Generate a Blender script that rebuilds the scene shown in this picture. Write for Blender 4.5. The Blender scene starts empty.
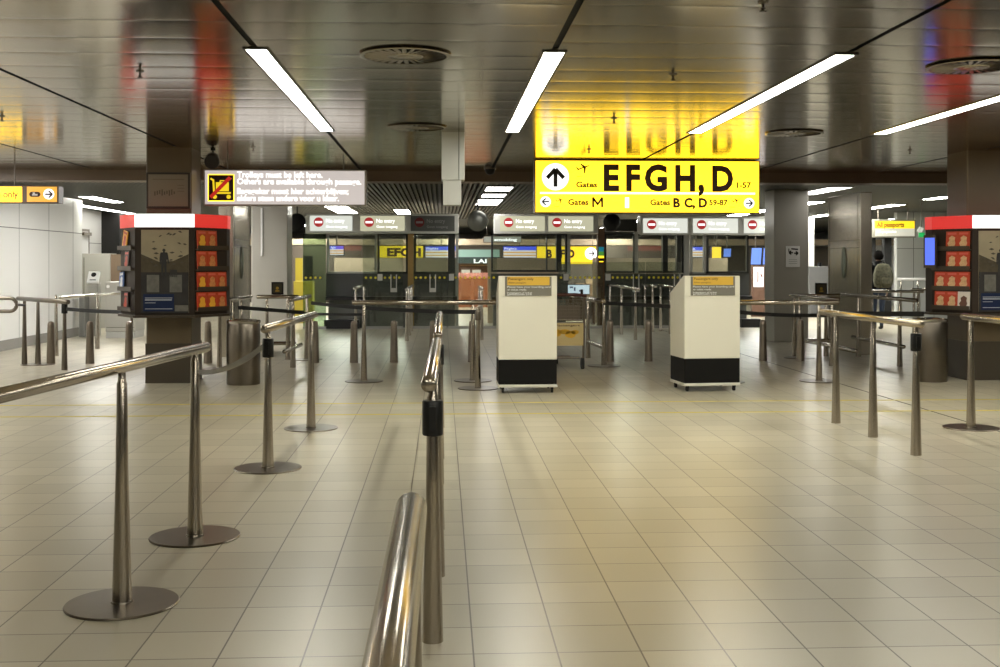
import bpy, math, random
from mathutils import Vector, Matrix
random.seed(7)
S = bpy.context.scene
COL = S.collection
PI = math.pi

# ------------------------------------------------------------------ camera
F_PX, EYE, YAW = 1140.0, 1.406, math.radians(2.91)
cam_d = bpy.data.cameras.new('camera')
cam_d.sensor_width = 36.0
cam_d.lens = F_PX * 36.0 / 1000.0
cam_d.shift_y = -(333.5 - 264.0) / 1000.0
cam_d.clip_end = 200
cam = bpy.data.objects.new('camera', cam_d)
cam.location = (0, 0, EYE)
cam.rotation_euler = (PI / 2, 0, -YAW)
COL.objects.link(cam)
S.camera = cam
# ------------------------------------------------------------------ world and exposure
w = bpy.data.worlds.new('world')
w.use_nodes = True
w.node_tree.nodes['Background'].inputs[0].default_value = (1.0, 0.93, 0.82, 1)
w.node_tree.nodes['Background'].inputs[1].default_value = 0.05
S.world = w
S.view_settings.view_transform = 'Standard'
S.view_settings.look = 'None'
S.view_settings.exposure = 0.0
S.view_settings.gamma = 1.0
S.view_settings.use_curve_mapping = False
S.cycles.sample_clamp_indirect = 5.0
S.cycles.blur_glossy = 1.0
LAMP = 37.0          # brightness of the fluorescent diffusers
REAR_LAMP = 46.0
LOUVRE_LAMP = 9.0
WASH_LAMP = 75.0
CEIL = 2.78          # metal ceiling
RCEIL = 2.75         # slatted ceiling behind the beam

cT, sT = math.cos(YAW), math.sin(YAW)
def xd(u, D):                      # floor-plan point seen in column u at distance D
    xc = (u - 500.0) / F_PX
    return (D * (xc * cT + sT), D * (cT - xc * sT))
def fl(u, v, z=0.0):               # point of the level z seen at u, v
    D = (EYE - z) * F_PX / (v - 264.0)
    return xd(u, D)
def onY(u, v, Y):                  # x, z on the upright plane at distance Y
    xc = (u - 500.0) / F_PX
    D = Y / (cT - xc * sT)
    return (D * (xc * cT + sT), EYE - (v - 264.0) * D / F_PX)

# ------------------------------------------------------------------ materials
MATS = {}
def mat(name, col, rough=0.5, metal=0.0, emit=0.0, spec=0.5, noise=0.0, nscale=8.0, bump=0.0, aniso=0.0):
    if name in MATS: return MATS[name]
    m = bpy.data.materials.new(name); m.use_nodes = True
    nt = m.node_tree; b = nt.nodes['Principled BSDF']
    b.inputs['Base Color'].default_value = (*[c * (0.25 if emit else 1.0) for c in col], 1)
    b.inputs['Roughness'].default_value = rough
    b.inputs['Metallic'].default_value = metal
    b.inputs['Specular IOR Level'].default_value = spec
    if aniso: b.inputs['Anisotropic'].default_value = aniso
    if emit:
        b.inputs['Emission Color'].default_value = (*col, 1)
        b.inputs['Emission Strength'].default_value = emit
    if noise or bump:
        tc = nt.nodes.new('ShaderNodeTexCoord'); n = nt.nodes.new('ShaderNodeTexNoise')
        n.inputs['Scale'].default_value = nscale; n.inputs['Detail'].default_value = 4
        nt.links.new(tc.outputs['Object'], n.inputs['Vector'])
        if noise:
            r = nt.nodes.new('ShaderNodeMapRange')
            r.inputs['To Min'].default_value = 1 - noise; r.inputs['To Max'].default_value = 1 + noise
            nt.links.new(n.outputs['Fac'], r.inputs['Value'])
            mx = nt.nodes.new('ShaderNodeMix'); mx.data_type = 'RGBA'; mx.blend_type = 'MULTIPLY'
            mx.inputs[0].default_value = 1.0; mx.inputs[6].default_value = (*col, 1)
            nt.links.new(r.outputs[0], mx.inputs[7]); nt.links.new(mx.outputs[2], b.inputs['Base Color'])
        if bump:
            bp = nt.nodes.new('ShaderNodeBump'); bp.inputs['Strength'].default_value = bump
            bp.inputs['Distance'].default_value = 0.01
            nt.links.new(n.outputs['Fac'], bp.inputs['Height']); nt.links.new(bp.outputs[0], b.inputs['Normal'])
    MATS[name] = m
    return m

def glass_mat(name, tint, gloss=0.10):
    m = bpy.data.materials.new(name); m.use_nodes = True
    nt = m.node_tree
    for n in list(nt.nodes):
        if n.type != 'OUTPUT_MATERIAL': nt.nodes.remove(n)
    out = nt.nodes['Material Output']
    t = nt.nodes.new('ShaderNodeBsdfTransparent'); t.inputs[0].default_value = (*tint, 1)
    g = nt.nodes.new('ShaderNodeBsdfGlossy'); g.inputs['Roughness'].default_value = 0.03
    mx = nt.nodes.new('ShaderNodeMixShader'); mx.inputs[0].default_value = gloss
    nt.links.new(t.outputs[0], mx.inputs[1]); nt.links.new(g.outputs[0], mx.inputs[2]); nt.links.new(mx.outputs[0], out.inputs[0])
    MATS[name] = m
    return m

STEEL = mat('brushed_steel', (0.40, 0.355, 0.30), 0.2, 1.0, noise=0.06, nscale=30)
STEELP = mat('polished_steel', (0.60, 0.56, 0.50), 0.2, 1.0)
STEELD = mat('dull_steel', (0.19, 0.165, 0.135), 0.3, 1.0, noise=0.1, nscale=12)
STEELB = mat('bollard_steel', (0.28, 0.235, 0.19), 0.28, 1.0)
STEELW = mat('clad_steel', (0.55, 0.50, 0.43), 0.22, 1.0, noise=0.05, nscale=5)
ALU = mat('aluminium', (0.42, 0.42, 0.39), 0.45, 0.3)
ALUW = mat('pale_aluminium', (0.62, 0.62, 0.58), 0.45, 0.2)
BLACK = mat('black_plastic', (0.008, 0.008, 0.008), 0.4, spec=.3)
BLACKM = mat('matt_black', (0.01, 0.01, 0.01), 0.7)
RUBBER = mat('rubber', (0.02, 0.02, 0.02), 0.8)
LIT = mat('lamp_white', (1.0, 0.98, 0.85), 0.5, emit=LAMP)
LITR = mat('rear_lamp_white', (1.0, 0.99, 0.90), 0.5, emit=REAR_LAMP)
LITL = mat('louvre_lamp_white', (1.0, 0.97, 0.92), 0.5, emit=LOUVRE_LAMP)
LITWS = mat('wash_lamp_white', (1.0, 0.98, 0.94), 0.5, emit=WASH_LAMP)
DARKG = mat('dark_gap', (0.012, 0.011, 0.009), 0.8)
COLB = mat('column_brown', (0.11, 0.08, 0.045), 0.35, noise=0.05, nscale=3)
COLG = mat('column_grey', (0.36, 0.345, 0.30), 0.35, noise=0.03, nscale=2)
CREAM = mat('cream_laminate', (0.70, 0.67, 0.56), 0.35)
SIGNY = mat('sign_yellow_lit', (1.0, 0.62, 0.016), 0.4, emit=3.0)
SIGNO = mat('sign_orange_lit', (1.0, 0.50, 0.06), 0.4, emit=0.9)
SIGNW = mat('sign_white_lit', (1.0, 1.0, 0.97), 0.4, emit=1.5)
SIGNTEXT = mat('sign_ink', (0.05, 0.014, 0.004), 0.5)
SIGNINK2 = mat('sign_ink_thin', (0.07, 0.04, 0.003), 0.5)
INK = mat('black_ink', (0.015, 0.014, 0.013), 0.5)
WHITE = mat('white_paint', (0.8, 0.8, 0.78), 0.5)
GLASS = glass_mat('clear_glass', (0.86, 0.90, 0.86), 0.10)
GLASSG = glass_mat('green_glass', (0.52, 0.62, 0.50), 0.10)

def floor_material():
    m = bpy.data.materials.new('floor_tiles'); m.use_nodes = True
    nt = m.node_tree; b = nt.nodes['Principled BSDF']
    geo = nt.nodes.new('ShaderNodeNewGeometry')
    mp = nt.nodes.new('ShaderNodeMapping'); mp.inputs['Location'].default_value = (-0.113, -4.11, 0)
    nt.links.new(geo.outputs['Position'], mp.inputs['Vector'])
    br = nt.nodes.new('ShaderNodeTexBrick'); br.offset = 0.0; br.squash = 1.0
    for k, v in (('Scale', 1.0), ('Mortar Size', 0.0032), ('Mortar Smooth', 0.0), ('Bias', 0.0), ('Brick Width', 0.304), ('Row Height', 0.301)):
        br.inputs[k].default_value = v
    br.inputs['Color1'].default_value = (0.355, 0.322, 0.24, 1)
    br.inputs['Color2'].default_value = (0.43, 0.39, 0.295, 1)
    br.inputs['Mortar'].default_value = (0.075, 0.055, 0.036, 1)
    nt.links.new(mp.outputs[0], br.inputs['Vector'])
    n = nt.nodes.new('ShaderNodeTexNoise'); n.inputs['Scale'].default_value = 0.6; n.inputs['Detail'].default_value = 5
    nt.links.new(geo.outputs['Position'], n.inputs['Vector'])
    r = nt.nodes.new('ShaderNodeMapRange'); r.inputs['To Min'].default_value = 0.9; r.inputs['To Max'].default_value = 1.1
    nt.links.new(n.outputs['Fac'], r.inputs['Value'])
    mx = nt.nodes.new('ShaderNodeMix'); mx.data_type = 'RGBA'; mx.blend_type = 'MULTIPLY'; mx.inputs[0].default_value = 1
    nt.links.new(br.outputs['Color'], mx.inputs[6]); nt.links.new(r.outputs[0], mx.inputs[7])
    nt.links.new(mx.outputs[2], b.inputs['Base Color'])
    r2 = nt.nodes.new('ShaderNodeMapRange'); r2.inputs['To Min'].default_value = 0.28; r2.inputs['To Max'].default_value = 0.34
    nt.links.new(n.outputs['Fac'], r2.inputs['Value']); nt.links.new(r2.outputs[0], b.inputs['Roughness'])
    b.inputs['Specular IOR Level'].default_value = 0.65
    return m

def ceiling_material():
    m = bpy.data.materials.new('ceiling_metal'); m.use_nodes = True
    nt = m.node_tree; b = nt.nodes['Principled BSDF']
    b.inputs['Base Color'].default_value = (0.47, 0.42, 0.335, 1)
    b.inputs['Metallic'].default_value = 1.0
    b.inputs['Roughness'].default_value = 0.15
    geo = nt.nodes.new('ShaderNodeNewGeometry')
    mp = nt.nodes.new('ShaderNodeMapping'); mp.inputs['Scale'].default_value = (9.0, 1.2, 1.0)
    nt.links.new(geo.outputs['Position'], mp.inputs['Vector'])
    n = nt.nodes.new('ShaderNodeTexNoise'); n.inputs['Scale'].default_value = 1.0; n.inputs['Detail'].default_value = 2
    nt.links.new(mp.outputs[0], n.inputs['Vector'])
    bp = nt.nodes.new('ShaderNodeBump'); bp.inputs['Strength'].default_value = 0.06; bp.inputs['Distance'].default_value = 0.01
    nt.links.new(n.outputs['Fac'], bp.inputs['Height']); nt.links.new(bp.outputs[0], b.inputs['Normal'])
    return m

# ------------------------------------------------------------------ mesh builder
ORG = {}                            # world position of every thing's origin
class MB:
    def __init__(s): s.v = []; s.f = []; s.mi = []; s.cur = 0
    def m(s, i): s.cur = i; return s
    def face(s, idx): s.f.append(idx); s.mi.append(s.cur)
    def poly(s, pts):
        n = len(s.v); s.v += [tuple(p) for p in pts]; s.face(list(range(n, n + len(pts)))); return s
    def box(s, x0, x1, y0, y1, z0, z1):
        n = len(s.v)
        s.v += [(x, y, z) for z in (z0, z1) for x, y in ((x0, y0), (x1, y0), (x1, y1), (x0, y1))]
        for q in ((3, 2, 1, 0), (4, 5, 6, 7), (0, 1, 5, 4), (1, 2, 6, 5), (2, 3, 7, 6), (3, 0, 4, 7)): s.face([n + i for i in q])
        return s
    def cbox(s, c, ax, ay, az):     # box with centre and three half-axis vectors
        c, ax, ay, az = Vector(c), Vector(ax), Vector(ay), Vector(az); n = len(s.v)
        s.v += [tuple(c + i * ax + j * ay + k * az) for k in (-1, 1) for i, j in ((-1, -1), (1, -1), (1, 1), (-1, 1))]
        for q in ((3, 2, 1, 0), (4, 5, 6, 7), (0, 1, 5, 4), (1, 2, 6, 5), (2, 3, 7, 6), (3, 0, 4, 7)): s.face([n + i for i in q])
        return s
    def rings(s, rings, closed_a=True, closed_b=True):
        n0 = len(s.v); k = len(rings[0])
        for r in rings: s.v += [tuple(p) for p in r]
        for i in range(len(rings) - 1):
            for j in range(k):
                a = n0 + i * k + j; b2 = n0 + i * k + (j + 1) % k
                s.face([a, b2, b2 + k, a + k])
        if closed_a: s.face([n0 + j for j in reversed(range(k))])
        if closed_b: s.face([n0 + (len(rings) - 1) * k + j for j in range(k)])
        return s
    def sweep(s, pts, rads, n=16, caps=True):
        pts = [Vector(p) for p in pts]; rs = []
        t0 = (pts[1] - pts[0]).normalized()
        ref = Vector((0, 0, 1)) if abs(t0.z) < 0.9 else Vector((1, 0, 0))
        for i, p in enumerate(pts):
            a = pts[max(i - 1, 0)]; b2 = pts[min(i + 1, len(pts) - 1)]
            t = (b2 - a).normalized()
            e1 = ref.cross(t); 
            if e1.length < 1e-5: e1 = Vector((0, 1, 0)).cross(t)
            e1.normalize(); e2 = t.cross(e1)
            rs.append([p + rads[i] * (math.cos(2 * PI * j / n) * e1 + math.sin(2 * PI * j / n) * e2) for j in range(n)])
        return s.rings(rs, caps, caps)
    def tube(s, p0, p1, r0, r1=None, n=16): return s.sweep([p0, p1], [r0, r0 if r1 is None else r1], n)
    def lathe(s, x, y, prof, n=24):
        rs = [[(x + r * math.cos(2 * PI * j / n), y + r * math.sin(2 * PI * j / n), z) for j in range(n)] for r, z in prof]
        return s.rings(rs)
    def prism(s, pts2, y0, y1):     # outline in x,z pushed through y
        n = len(s.v); k = len(pts2)
        s.v += [(x, y0, z) for x, z in pts2] + [(x, y1, z) for x, z in pts2]
        s.face([n + j for j in range(k)]); s.face([n + k + j for j in reversed(range(k))])
        for j in range(k): s.face([n + j, n + k + j, n + k + (j + 1) % k, n + (j + 1) % k])
        return s
    def disc(s, x, y, z, r, t=0.004, n=28): # disc facing -Y, pushed t towards the viewer
        return s.prism([(x + r * math.cos(2 * PI * j / n), z + r * math.sin(2 * PI * j / n)) for j in range(n)], y - t, y)
    def raw(s, verts, faces):
        n = len(s.v); s.v += [tuple(p) for p in verts]
        for f in faces: s.face([n + i for i in f])
        return s
    def build(s, name, mats, parent=None, smooth=35, loc=None):
        if not isinstance(mats, (list, tuple)): mats = [mats]
        o3 = Vector(ORG.get(parent.name, (0, 0, 0))) if parent else Vector(loc or (0, 0, 0))
        me = bpy.data.meshes.new(name)
        me.from_pydata([tuple(Vector(p) - o3) for p in s.v], [], s.f)
        for mm in mats: me.materials.append(mm)
        me.polygons.foreach_set('material_index', s.mi)
        me.polygons.foreach_set('use_smooth', [bool(smooth)] * len(me.polygons))
        me.update()
        if smooth: me.set_sharp_from_angle(angle=math.radians(smooth))
        o = bpy.data.objects.new(name, me); COL.objects.link(o)
        if parent: o.parent = parent; ORG[o.name] = o3
        else: o.location = o3; ORG[o.name] = o3
        return o
def bevel(o, wd=0.006, seg=2):
    b = o.modifiers.new('bevel', 'BEVEL'); b.width = wd; b.segments = seg; b.limit_method = 'ANGLE'
    return o

_tc = {}
def text_mesh(body, bold):
    k = (body, bold)
    if k not in _tc:
        c = bpy.data.curves.new('t', 'FONT'); c.body = body; c.size = 1.0; c.offset = bold; c.extrude = 0.0; c.resolution_u = 3
        o = bpy.data.objects.new('t', c)
        me = bpy.data.meshes.new_from_object(o)
        vs = [tuple(v.co) for v in me.vertices]; fs = [list(p.vertices) for p in me.polygons]
        bpy.data.objects.remove(o); bpy.data.curves.remove(c); bpy.data.meshes.remove(me)
        _tc[k] = (vs, fs)
    return _tc[k]
def add_text(mb, body, x0, x1, y, zb, h, bold=0.0, ref='E'):
    """lettering facing -Y: from x0 to x1 (x1 None keeps the natural width), baseline zb, capital height h"""
    vs, fs = text_mesh(body, bold)
    rv, _ = text_mesh(ref, bold); cap = max(p[1] for p in rv)
    mn = min(p[0] for p in vs); mxx = max(p[0] for p in vs)
    sy = h / cap; sx = sy if x1 is None else (x1 - x0) / (mxx - mn)
    mb.raw([(x0 + (p[0] - mn) * sx, y, zb + p[1] * sy) for p in vs], fs)
    return mb

# ------------------------------------------------------------------ tagging
def thing(name, label, cat, loc, group=None):
    o = bpy.data.objects.new(name, None); COL.objects.link(o); o.location = loc; o.empty_display_size = 0.1
    ORG[o.name] = Vector(loc); o['label'] = label; o['category'] = cat
    if group: o['group'] = group
    return o
def tag(o, label, cat, group=None):
    o['label'] = label; o['category'] = cat
    if group: o['group'] = group
    return o
def struct(o, label=None):
    o['kind'] = 'structure'
    if label: o['label'] = label
    return o
def dup(root, loc, label=None, rz=None):
    r = root.copy(); COL.objects.link(r); r.location = loc; ORG[r.name] = Vector(loc)
    if rz is not None: r.rotation_euler = (0, 0, rz)
    if label: r['label'] = label
    for ch in list(root.children):
        c = ch.copy(); COL.objects.link(c); c.parent = r
        for g in list(ch.children):
            d = g.copy(); COL.objects.link(d); d.parent = c
    return r

# ================================================================== SETTING
XL, XR, Y0, Y1, YB = -7.1, 16.0, -7.0, 50.0, 16.95
struct(MB().box(-14, XR + .2, Y0 - .2, Y1 + .2, -0.12, 0).build('floor', floor_material(), smooth=0))

# metal ceiling of long panels, each a shallow pan with turned-up edges
JX = [-12.76, -10.83, -8.9, -6.97, -5.04, -3.11, -1.185, 0.72, 2.635, 4.6, 6.5, 8.43, 10.36, 12.3, 14.2, XR]
PITCH = 0.51
mb = MB(); y = 7.04 - 28 * PITCH
prof = [-1, -.9, -.78, -.6, -.3, 0, .3, .6, .78, .9, 1]
while y < YB - 0.05:
    ya, yb = y + 0.003, min(y + PITCH, YB) - 0.003
    for i in range(len(JX) - 1):
        xa, xb = JX[i] + 0.02, JX[i + 1] - 0.02
        n = len(mb.v)
        for t in prof:
            yy = (ya + yb) / 2 + t * (yb - ya) / 2
            zz = CEIL + 0.0012 * t ** 6
            mb.v += [(xa, yy, zz), (xb, yy, zz)]
        for k in range(len(prof) - 1):
            mb.face([n + 2 * k, n + 2 * k + 2, n + 2 * k + 3, n + 2 * k + 1])
    y += PITCH
ceil = struct(mb.build('ceiling', ceiling_material(), smooth=60))
mb = MB(); mb.box(-14, XR, Y0, YB, CEIL + 0.02, CEIL + 0.1)
struct(mb.build('trim_1', DARKG, smooth=0))
# beam where the metal ceiling ends
struct(MB().box(-14, XR, YB, YB + 0.45, 2.63, CEIL + .1).build('trim_2', mat('beam_brown', (0.12, 0.082, 0.05), 0.45), smooth=0))
# slatted rear ceiling
SL = mat('ceiling_slats', (0.07, 0.07, 0.058), 0.5, 0.0)
mb = MB(); xx = -9.4
while xx < 13.5:
    mb.box(xx, xx + 0.05, YB + .45, 34, RCEIL, RCEIL + 0.05); xx += 0.088
mb.box(-14, XR, 34, Y1, RCEIL, RCEIL + 0.05)
mb.box(-14, -9.5, YB + .45, 34, RCEIL, RCEIL + 0.05)
mb.box(13.5, XR, YB + .45, 34, RCEIL, RCEIL + 0.05)
mb.m(1).box(-14, XR, YB + .45, Y1, RCEIL + 0.09, RCEIL + 0.2)
struct(mb.build('ceiling', [SL, DARKG], smooth=0))
# walls
def panel_wall_material():
    m = bpy.data.materials.new('white_wall_panels'); m.use_nodes = True
    nt = m.node_tree; b = nt.nodes['Principled BSDF']
    b.inputs['Base Color'].default_value = (0.72, 0.72, 0.69, 1); b.inputs['Roughness'].default_value = 0.3
    return m
WP = panel_wall_material()
WS = mat('wall_seam', (0.16, 0.16, 0.15), 0.6)
mb = MB()
mb.m(0).box(XL - .2, XL, Y0, 22.9, 0.17, 2.66)
mb.m(1)
for yy in [22.35, 21.0, 19.55, 18.1, 16.65, 15.2]: mb.box(XL, XL + .002, yy - .006, yy + .006, 0.17, 2.66)
mb.box(XL, XL + .002, Y0, 22.9, 2.0, 2.014)
struct(mb.build('wall_left', [WP, WS], smooth=0))
struct(MB().box(XL - .2, XL + .015, Y0, 22.92, 0, 0.17).build('baseboard_left', mat('base_grey', (0.22, 0.21, 0.19), 0.5), smooth=0))
mb = MB(); mb.m(0).box(-8.95, -8.75, 22.9, 40, 0, RCEIL).box(-14, -8.75, 22.7, 22.9, 0, RCEIL)
mb.m(1).box(-8.75, -8.748, 23, 40, 1.92, 1.935)
for yy in (25, 27.2, 30.9, 33): mb.box(-8.75, -8.748, yy, yy + .012, 0, RCEIL)
struct(mb.build('wall_left', [WP, WS], smooth=0))
GREYW = mat('grey_wall', (0.30, 0.29, 0.26), 0.5)
struct(MB().box(-14, XR, Y1, Y1 + .2, 0, 3).build('wall_back', GREYW, smooth=0))
struct(MB().box(-14, XR, Y0 - .2, Y0, 0, 3).build('wall_front', GREYW, smooth=0))
mb = MB(); mb.m(0).box(XR, XR + .2, Y0, Y1, 0, 3)
struct(mb.build('wall_right', [WP, WS], smooth=0))
# pale panelled wall at the right rear
mb = MB(); xw, _ = onY(897, 264, 29); mb.m(0).box(xw, XR, 29, 29.2, 0, RCEIL); mb.m(1)
for u in (913.5, 934): x, _ = onY(u, 264, 29); mb.box(x - .008, x + .008, 28.998, 29, 0, RCEIL)
mb.box(xw, XR, 28.998, 29, 1.8, 1.815)
struct(mb.build('wall_rear', [mat('pale_grey_panel', (0.46, 0.47, 0.45), 0.4), WS], smooth=0))
# door in the recessed left wall
mb = MB().box(-8.75, -8.71, 27.35, 28.6, 0, 2.2)
d = struct(mb.build('door_1', mat('door_white', (0.75, 0.75, 0.73), 0.4), smooth=0))
MB().box(-8.71, -8.63, 28.0, 28.6, 2.1, 2.18).tube((-8.66, 27.5, 2.2), (-8.66, 28.3, 2.15), .018).build('door_closer', STEELD, d)
MB().box(-8.75, -8.70, 28.6, 28.66, 0, 2.26).box(-8.75, -8.70, 27.29, 27.35, 0, 2.26).box(-8.75, -8.70, 27.29, 28.66, 2.2, 2.26).build('door_frame', STEELD, d, smooth=0)
struct(MB().box(-8.75, -8.3, 29.8, 30.4, 0, RCEIL).build('trim_3', DARKG, smooth=0))
# yellow floor lines and the long expansion joint
TY = mat('yellow_floor_tape', (0.62, 0.50, 0.05), 0.5)
tag(MB().box(-4.6, 9.5, 11.53, 11.575, 0, 0.0015).build('floor_tape', TY, smooth=0), 'farther of the two thin yellow tape lines across the tiled floor', 'floor tape', 'yellow floor lines')
tag(MB().box(-4.6, 9.5, 10.67, 10.715, 0, 0.0015).build('floor_tape', TY, smooth=0), 'nearer of the two thin yellow tape lines across the tiled floor', 'floor tape', 'yellow floor lines')
struct(MB().box(4.66, 4.675, 8.5, 24, 0, 0.001).build('trim_4', DARKG, smooth=0))
# columns
def column(xc, yc, hx, hy, top, m, seams=()):
    mb = MB().box(xc - hx, xc + hx, yc - hy, yc + hy, 0, top)
    o = struct(mb.build('column', m, smooth=0)); bevel(o, .02, 3); return o
c1 = column(-3.22, 13.90, .265, .27, CEIL + .02, COLB)
c2 = column(6.62, 13.77, .275, .28, CEIL + .02, COLB)
c1['label'] = 'brown column carrying the leaflet kiosk on the left'; c2['label'] = 'brown column carrying the leaflet kiosk on the right'
for c, xx, yf, h in ((c1, -3.22, 13.63, .265), (c2, 6.62, 13.49, .275)):
    MB().box(xx - h - .006, xx + h + .006, yf - .006, yf + .56, 0, 0.47).build('base_cladding', mat('base_brown', (0.05, 0.04, 0.028), 0.3), c, smooth=0)
c3 = column(-3.07, 20.8, .32, .32, RCEIL, COLG); c4 = column(6.285, 20.55, .315, .31, RCEIL, COLG)
c3['label'] = 'grey column behind the trolley sign'; c4['label'] = 'grey column with a paper notice'
MB().box(-3.22, -3.19, 20.46, 20.48, 1.55, 2.4).build('cable_duct', WHITE, c3, smooth=0)

# ================================================================== CEILING FITTINGS
def ceiling_lamp(xc, ya, yb, n, z, wd, m, label, group, louvre=False):
    t = thing('ceiling_lamp', label, 'ceiling lamp', (xc, (ya + yb) / 2, z), group)
    mb = MB(); h = wd / 2
    mb.box(xc - h - .018, xc - h, ya, yb, z - .008, z + .004).box(xc + h, xc + h + .018, ya, yb, z - .008, z + .004)
    mb.box(xc - h - .018, xc + h + .018, ya - .03, ya, z - .008, z + .004).box(xc - h - .018, xc + h + .018, yb, yb + .03, z - .008, z + .004)
    mb.box(xc - h - .018, xc + h + .018, ya - .03, yb + .03, z + .0045, z + .016)
    mb.build('frame', mat('lamp_frame', (0.05, 0.04, 0.03), 0.4), t, smooth=0)
    L = (yb - ya) / n
    for k in range(n):
        MB().box(xc - h, xc + h, ya + k * L + .016, ya + (k + 1) * L - .016, z - .006, z + .004).build('diffuser', m, t, smooth=0)
    return t
G1 = 'long fluorescent lamps in the metal ceiling'
YA, YE = 7.34, 11.8
for x, lb in ((-1.185, 'long white ceiling lamp above the trolley sign, leftmost of the four'), (0.725, 'long white ceiling lamp ending short of the left edge of the yellow gate sign'),
              (2.635, 'long white ceiling lamp running down to the top right of the gate sign'), (4.6, 'rightmost long white ceiling lamp, cut by the edge of the picture'),
              ):
    ceiling_lamp(x, YA, YE, 3, CEIL, .128, LIT, lb, G1)
for x in (-5.04, 6.5, 8.43): ceiling_lamp(x, YA, YE, 3, CEIL, .128, LIT, 'long ceiling lamp further along the same lamp row', G1)
for x in (-1.185, 0.725, 2.635, 4.6): ceiling_lamp(x, -2.1, 2.55, 3, CEIL, .128, LIT, 'long ceiling lamp of the row above the viewer', G1)
ceiling_lamp(-6.6, 11.8, 16.3, 3, CEIL, .128, LITWS, 'added ceiling lamp out of view, washing the white panel wall', G1)  # extra strong lamp added outside the view to light the left wall
G2 = 'lamps in the slatted rear ceiling'
for x, ya, yb, n, wd, lb in (
    (-7.0, 22.8, 25.0, 2, .30, 'bright rear lamp over the end of the white panel wall'), (-8.2, 25.6, 31.0, 3, .3, 'rear lamp over the recessed wall with the door'),
    (-2.45, 25.5, 30, 3, .5, 'rear ceiling lamp above the leftmost no entry sign'), (1.0, 19.6, 20.7, 1, .45, 'nearest of the three rear lamps in line beside the hanging post'),
    (1.0, 21.6, 22.6, 1, .45, 'second of the three rear lamps in line beside the hanging post'), (1.0, 23.4, 25.6, 2, .5, 'third of the three rear lamps in line, just ahead of the middle booth'),
    (4.2, 26.5, 29.5, 3, .4, 'rear lamp under the gate sign between the two right-hand booths'), (8.0, 24.0, 31, 4, .4, 'rear lamp above the right booth, left of the grey column'),
    (6.9, 19.4, 21.5, 2, .4, 'rear lamp right above the grey column with the notice'), (10.2, 25.0, 27.6, 2, .35, 'rear lamp right of the tall steel housing'),
    (10.0, 22.0, 23.0, 1, .3, 'short rear lamp beside the right brown column'), (10.4, 30.0, 33, 2, .35, 'rear lamp seen between the grey column and the steel housing'),
    (13.4, 29.5, 33.5, 3, .3, 'far rear lamp above the yellow passport sign'), (-1.0, 28, 31, 2, .35, 'small rear lamp above the second no entry sign'),
    (0.2, 33.5, 40, 5, .4, 'far lamp row seen through the passage between the booths'), (-4.6, 34, 42, 5, .4, 'far lamp row seen through the left booth'), (6, 34, 42, 5, .4, 'far lamp row seen through the right booth')):
    ceiling_lamp(x, ya, yb, n, RCEIL - .012, wd, LITL if x in (1.0, -8.2, 6.9) else LITR, lb, G2)

ceiling_lamp(-4.62, 17.6, 20.9, 3, RCEIL - .012, .25, LITWS, 'added rear lamp hidden behind the left brown column, brightening the white wall', G2)  # lamp added out of sight to brighten the white panel wall
# round air diffusers
VM = mat('vent_metal', (0.46, 0.41, 0.33), 0.22, 1.0)
def air_vent(x, y, label):
    t = thing('air_vent', label, 'air vent', (x, y, CEIL), 'round vents in the metal ceiling')
    z = CEIL; R = .29
    MB().lathe(x, y, [(R, z - .002), (R + .012, z - .012), (R, z - .016), (R - .02, z - .014), (R - .02, z - .002)], 48).build('rim', VM, t)
    mb = MB().lathe(x, y, [(R - .02, z - .003), (R - .02, z - .001)], 40); mb.build('backing', DARKG, t)
    mb = MB()
    for k in range(28):
        a = 2 * PI * k / 28; c, s_ = math.cos(a), math.sin(a)
        mb.cbox((x + c * .18, y + s_ * .18, z - .012), (c * .088, s_ * .088, 0), (-s_ * .0145, c * .0145, .002), (0, 0, .0015))
    mb.build('blades', VM, t)
    MB().lathe(x, y, [(.12, z - .014), (.11, z - .018), (.05, z - .016), (.045, z - .02), (.01, z - .021)], 32).build('hub', VM, t)
    return t
v0 = air_vent(-0.24, 7.50, 'round ceiling vent nearest the viewer, between the first two lamps')
for x, y, lb in ((-0.25, 11.45, 'round ceiling vent beside the top of the hanging post'), (3.68, 11.75, 'round ceiling vent right of the yellow gate sign'), (3.66, 7.72, 'round ceiling vent above the rightmost lamp')):
    dup(v0, (x, y, CEIL), lb)
# sprinklers
def sprinkler(u, v, label):
    x, y = fl(u, v, CEIL) if v > 264 else (lambda D: xd(u, D))((CEIL - EYE) * F_PX / (264 - v))
    t = thing('sprinkler', label, 'sprinkler', (x, y, CEIL), 'sprinkler heads in the metal ceiling')
    MB().lathe(x, y, [(.03, CEIL), (.028, CEIL - .006), (.009, CEIL - .01), (.008, CEIL - .03), (.014, CEIL - .034), (.005, CEIL - .045)], 12).build('head', STEELD, t)
    MB().lathe(x, y, [(.02, CEIL - .046), (.02, CEIL - .05)], 12).build('deflector', STEELD, t)
for u, v, lb in ((140, 71, 'small sprinkler head in the ceiling above the left kiosk'), (673, 74, 'small sprinkler head above the letters of the gate sign'), (2, 116, 'small sprinkler head at the left picture edge'),
                 (614, 118, 'small sprinkler head in the yellow ceiling reflection'), (589, 149, 'small sprinkler head just above the arrow of the gate sign'), (910, 150, 'small sprinkler head left of the right brown column'),
                 (253, 147, 'small sprinkler head above the trolley sign'), (763, 2, 'small sprinkler head at the top edge of the picture')):
    sprinkler(u, v, lb)

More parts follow.
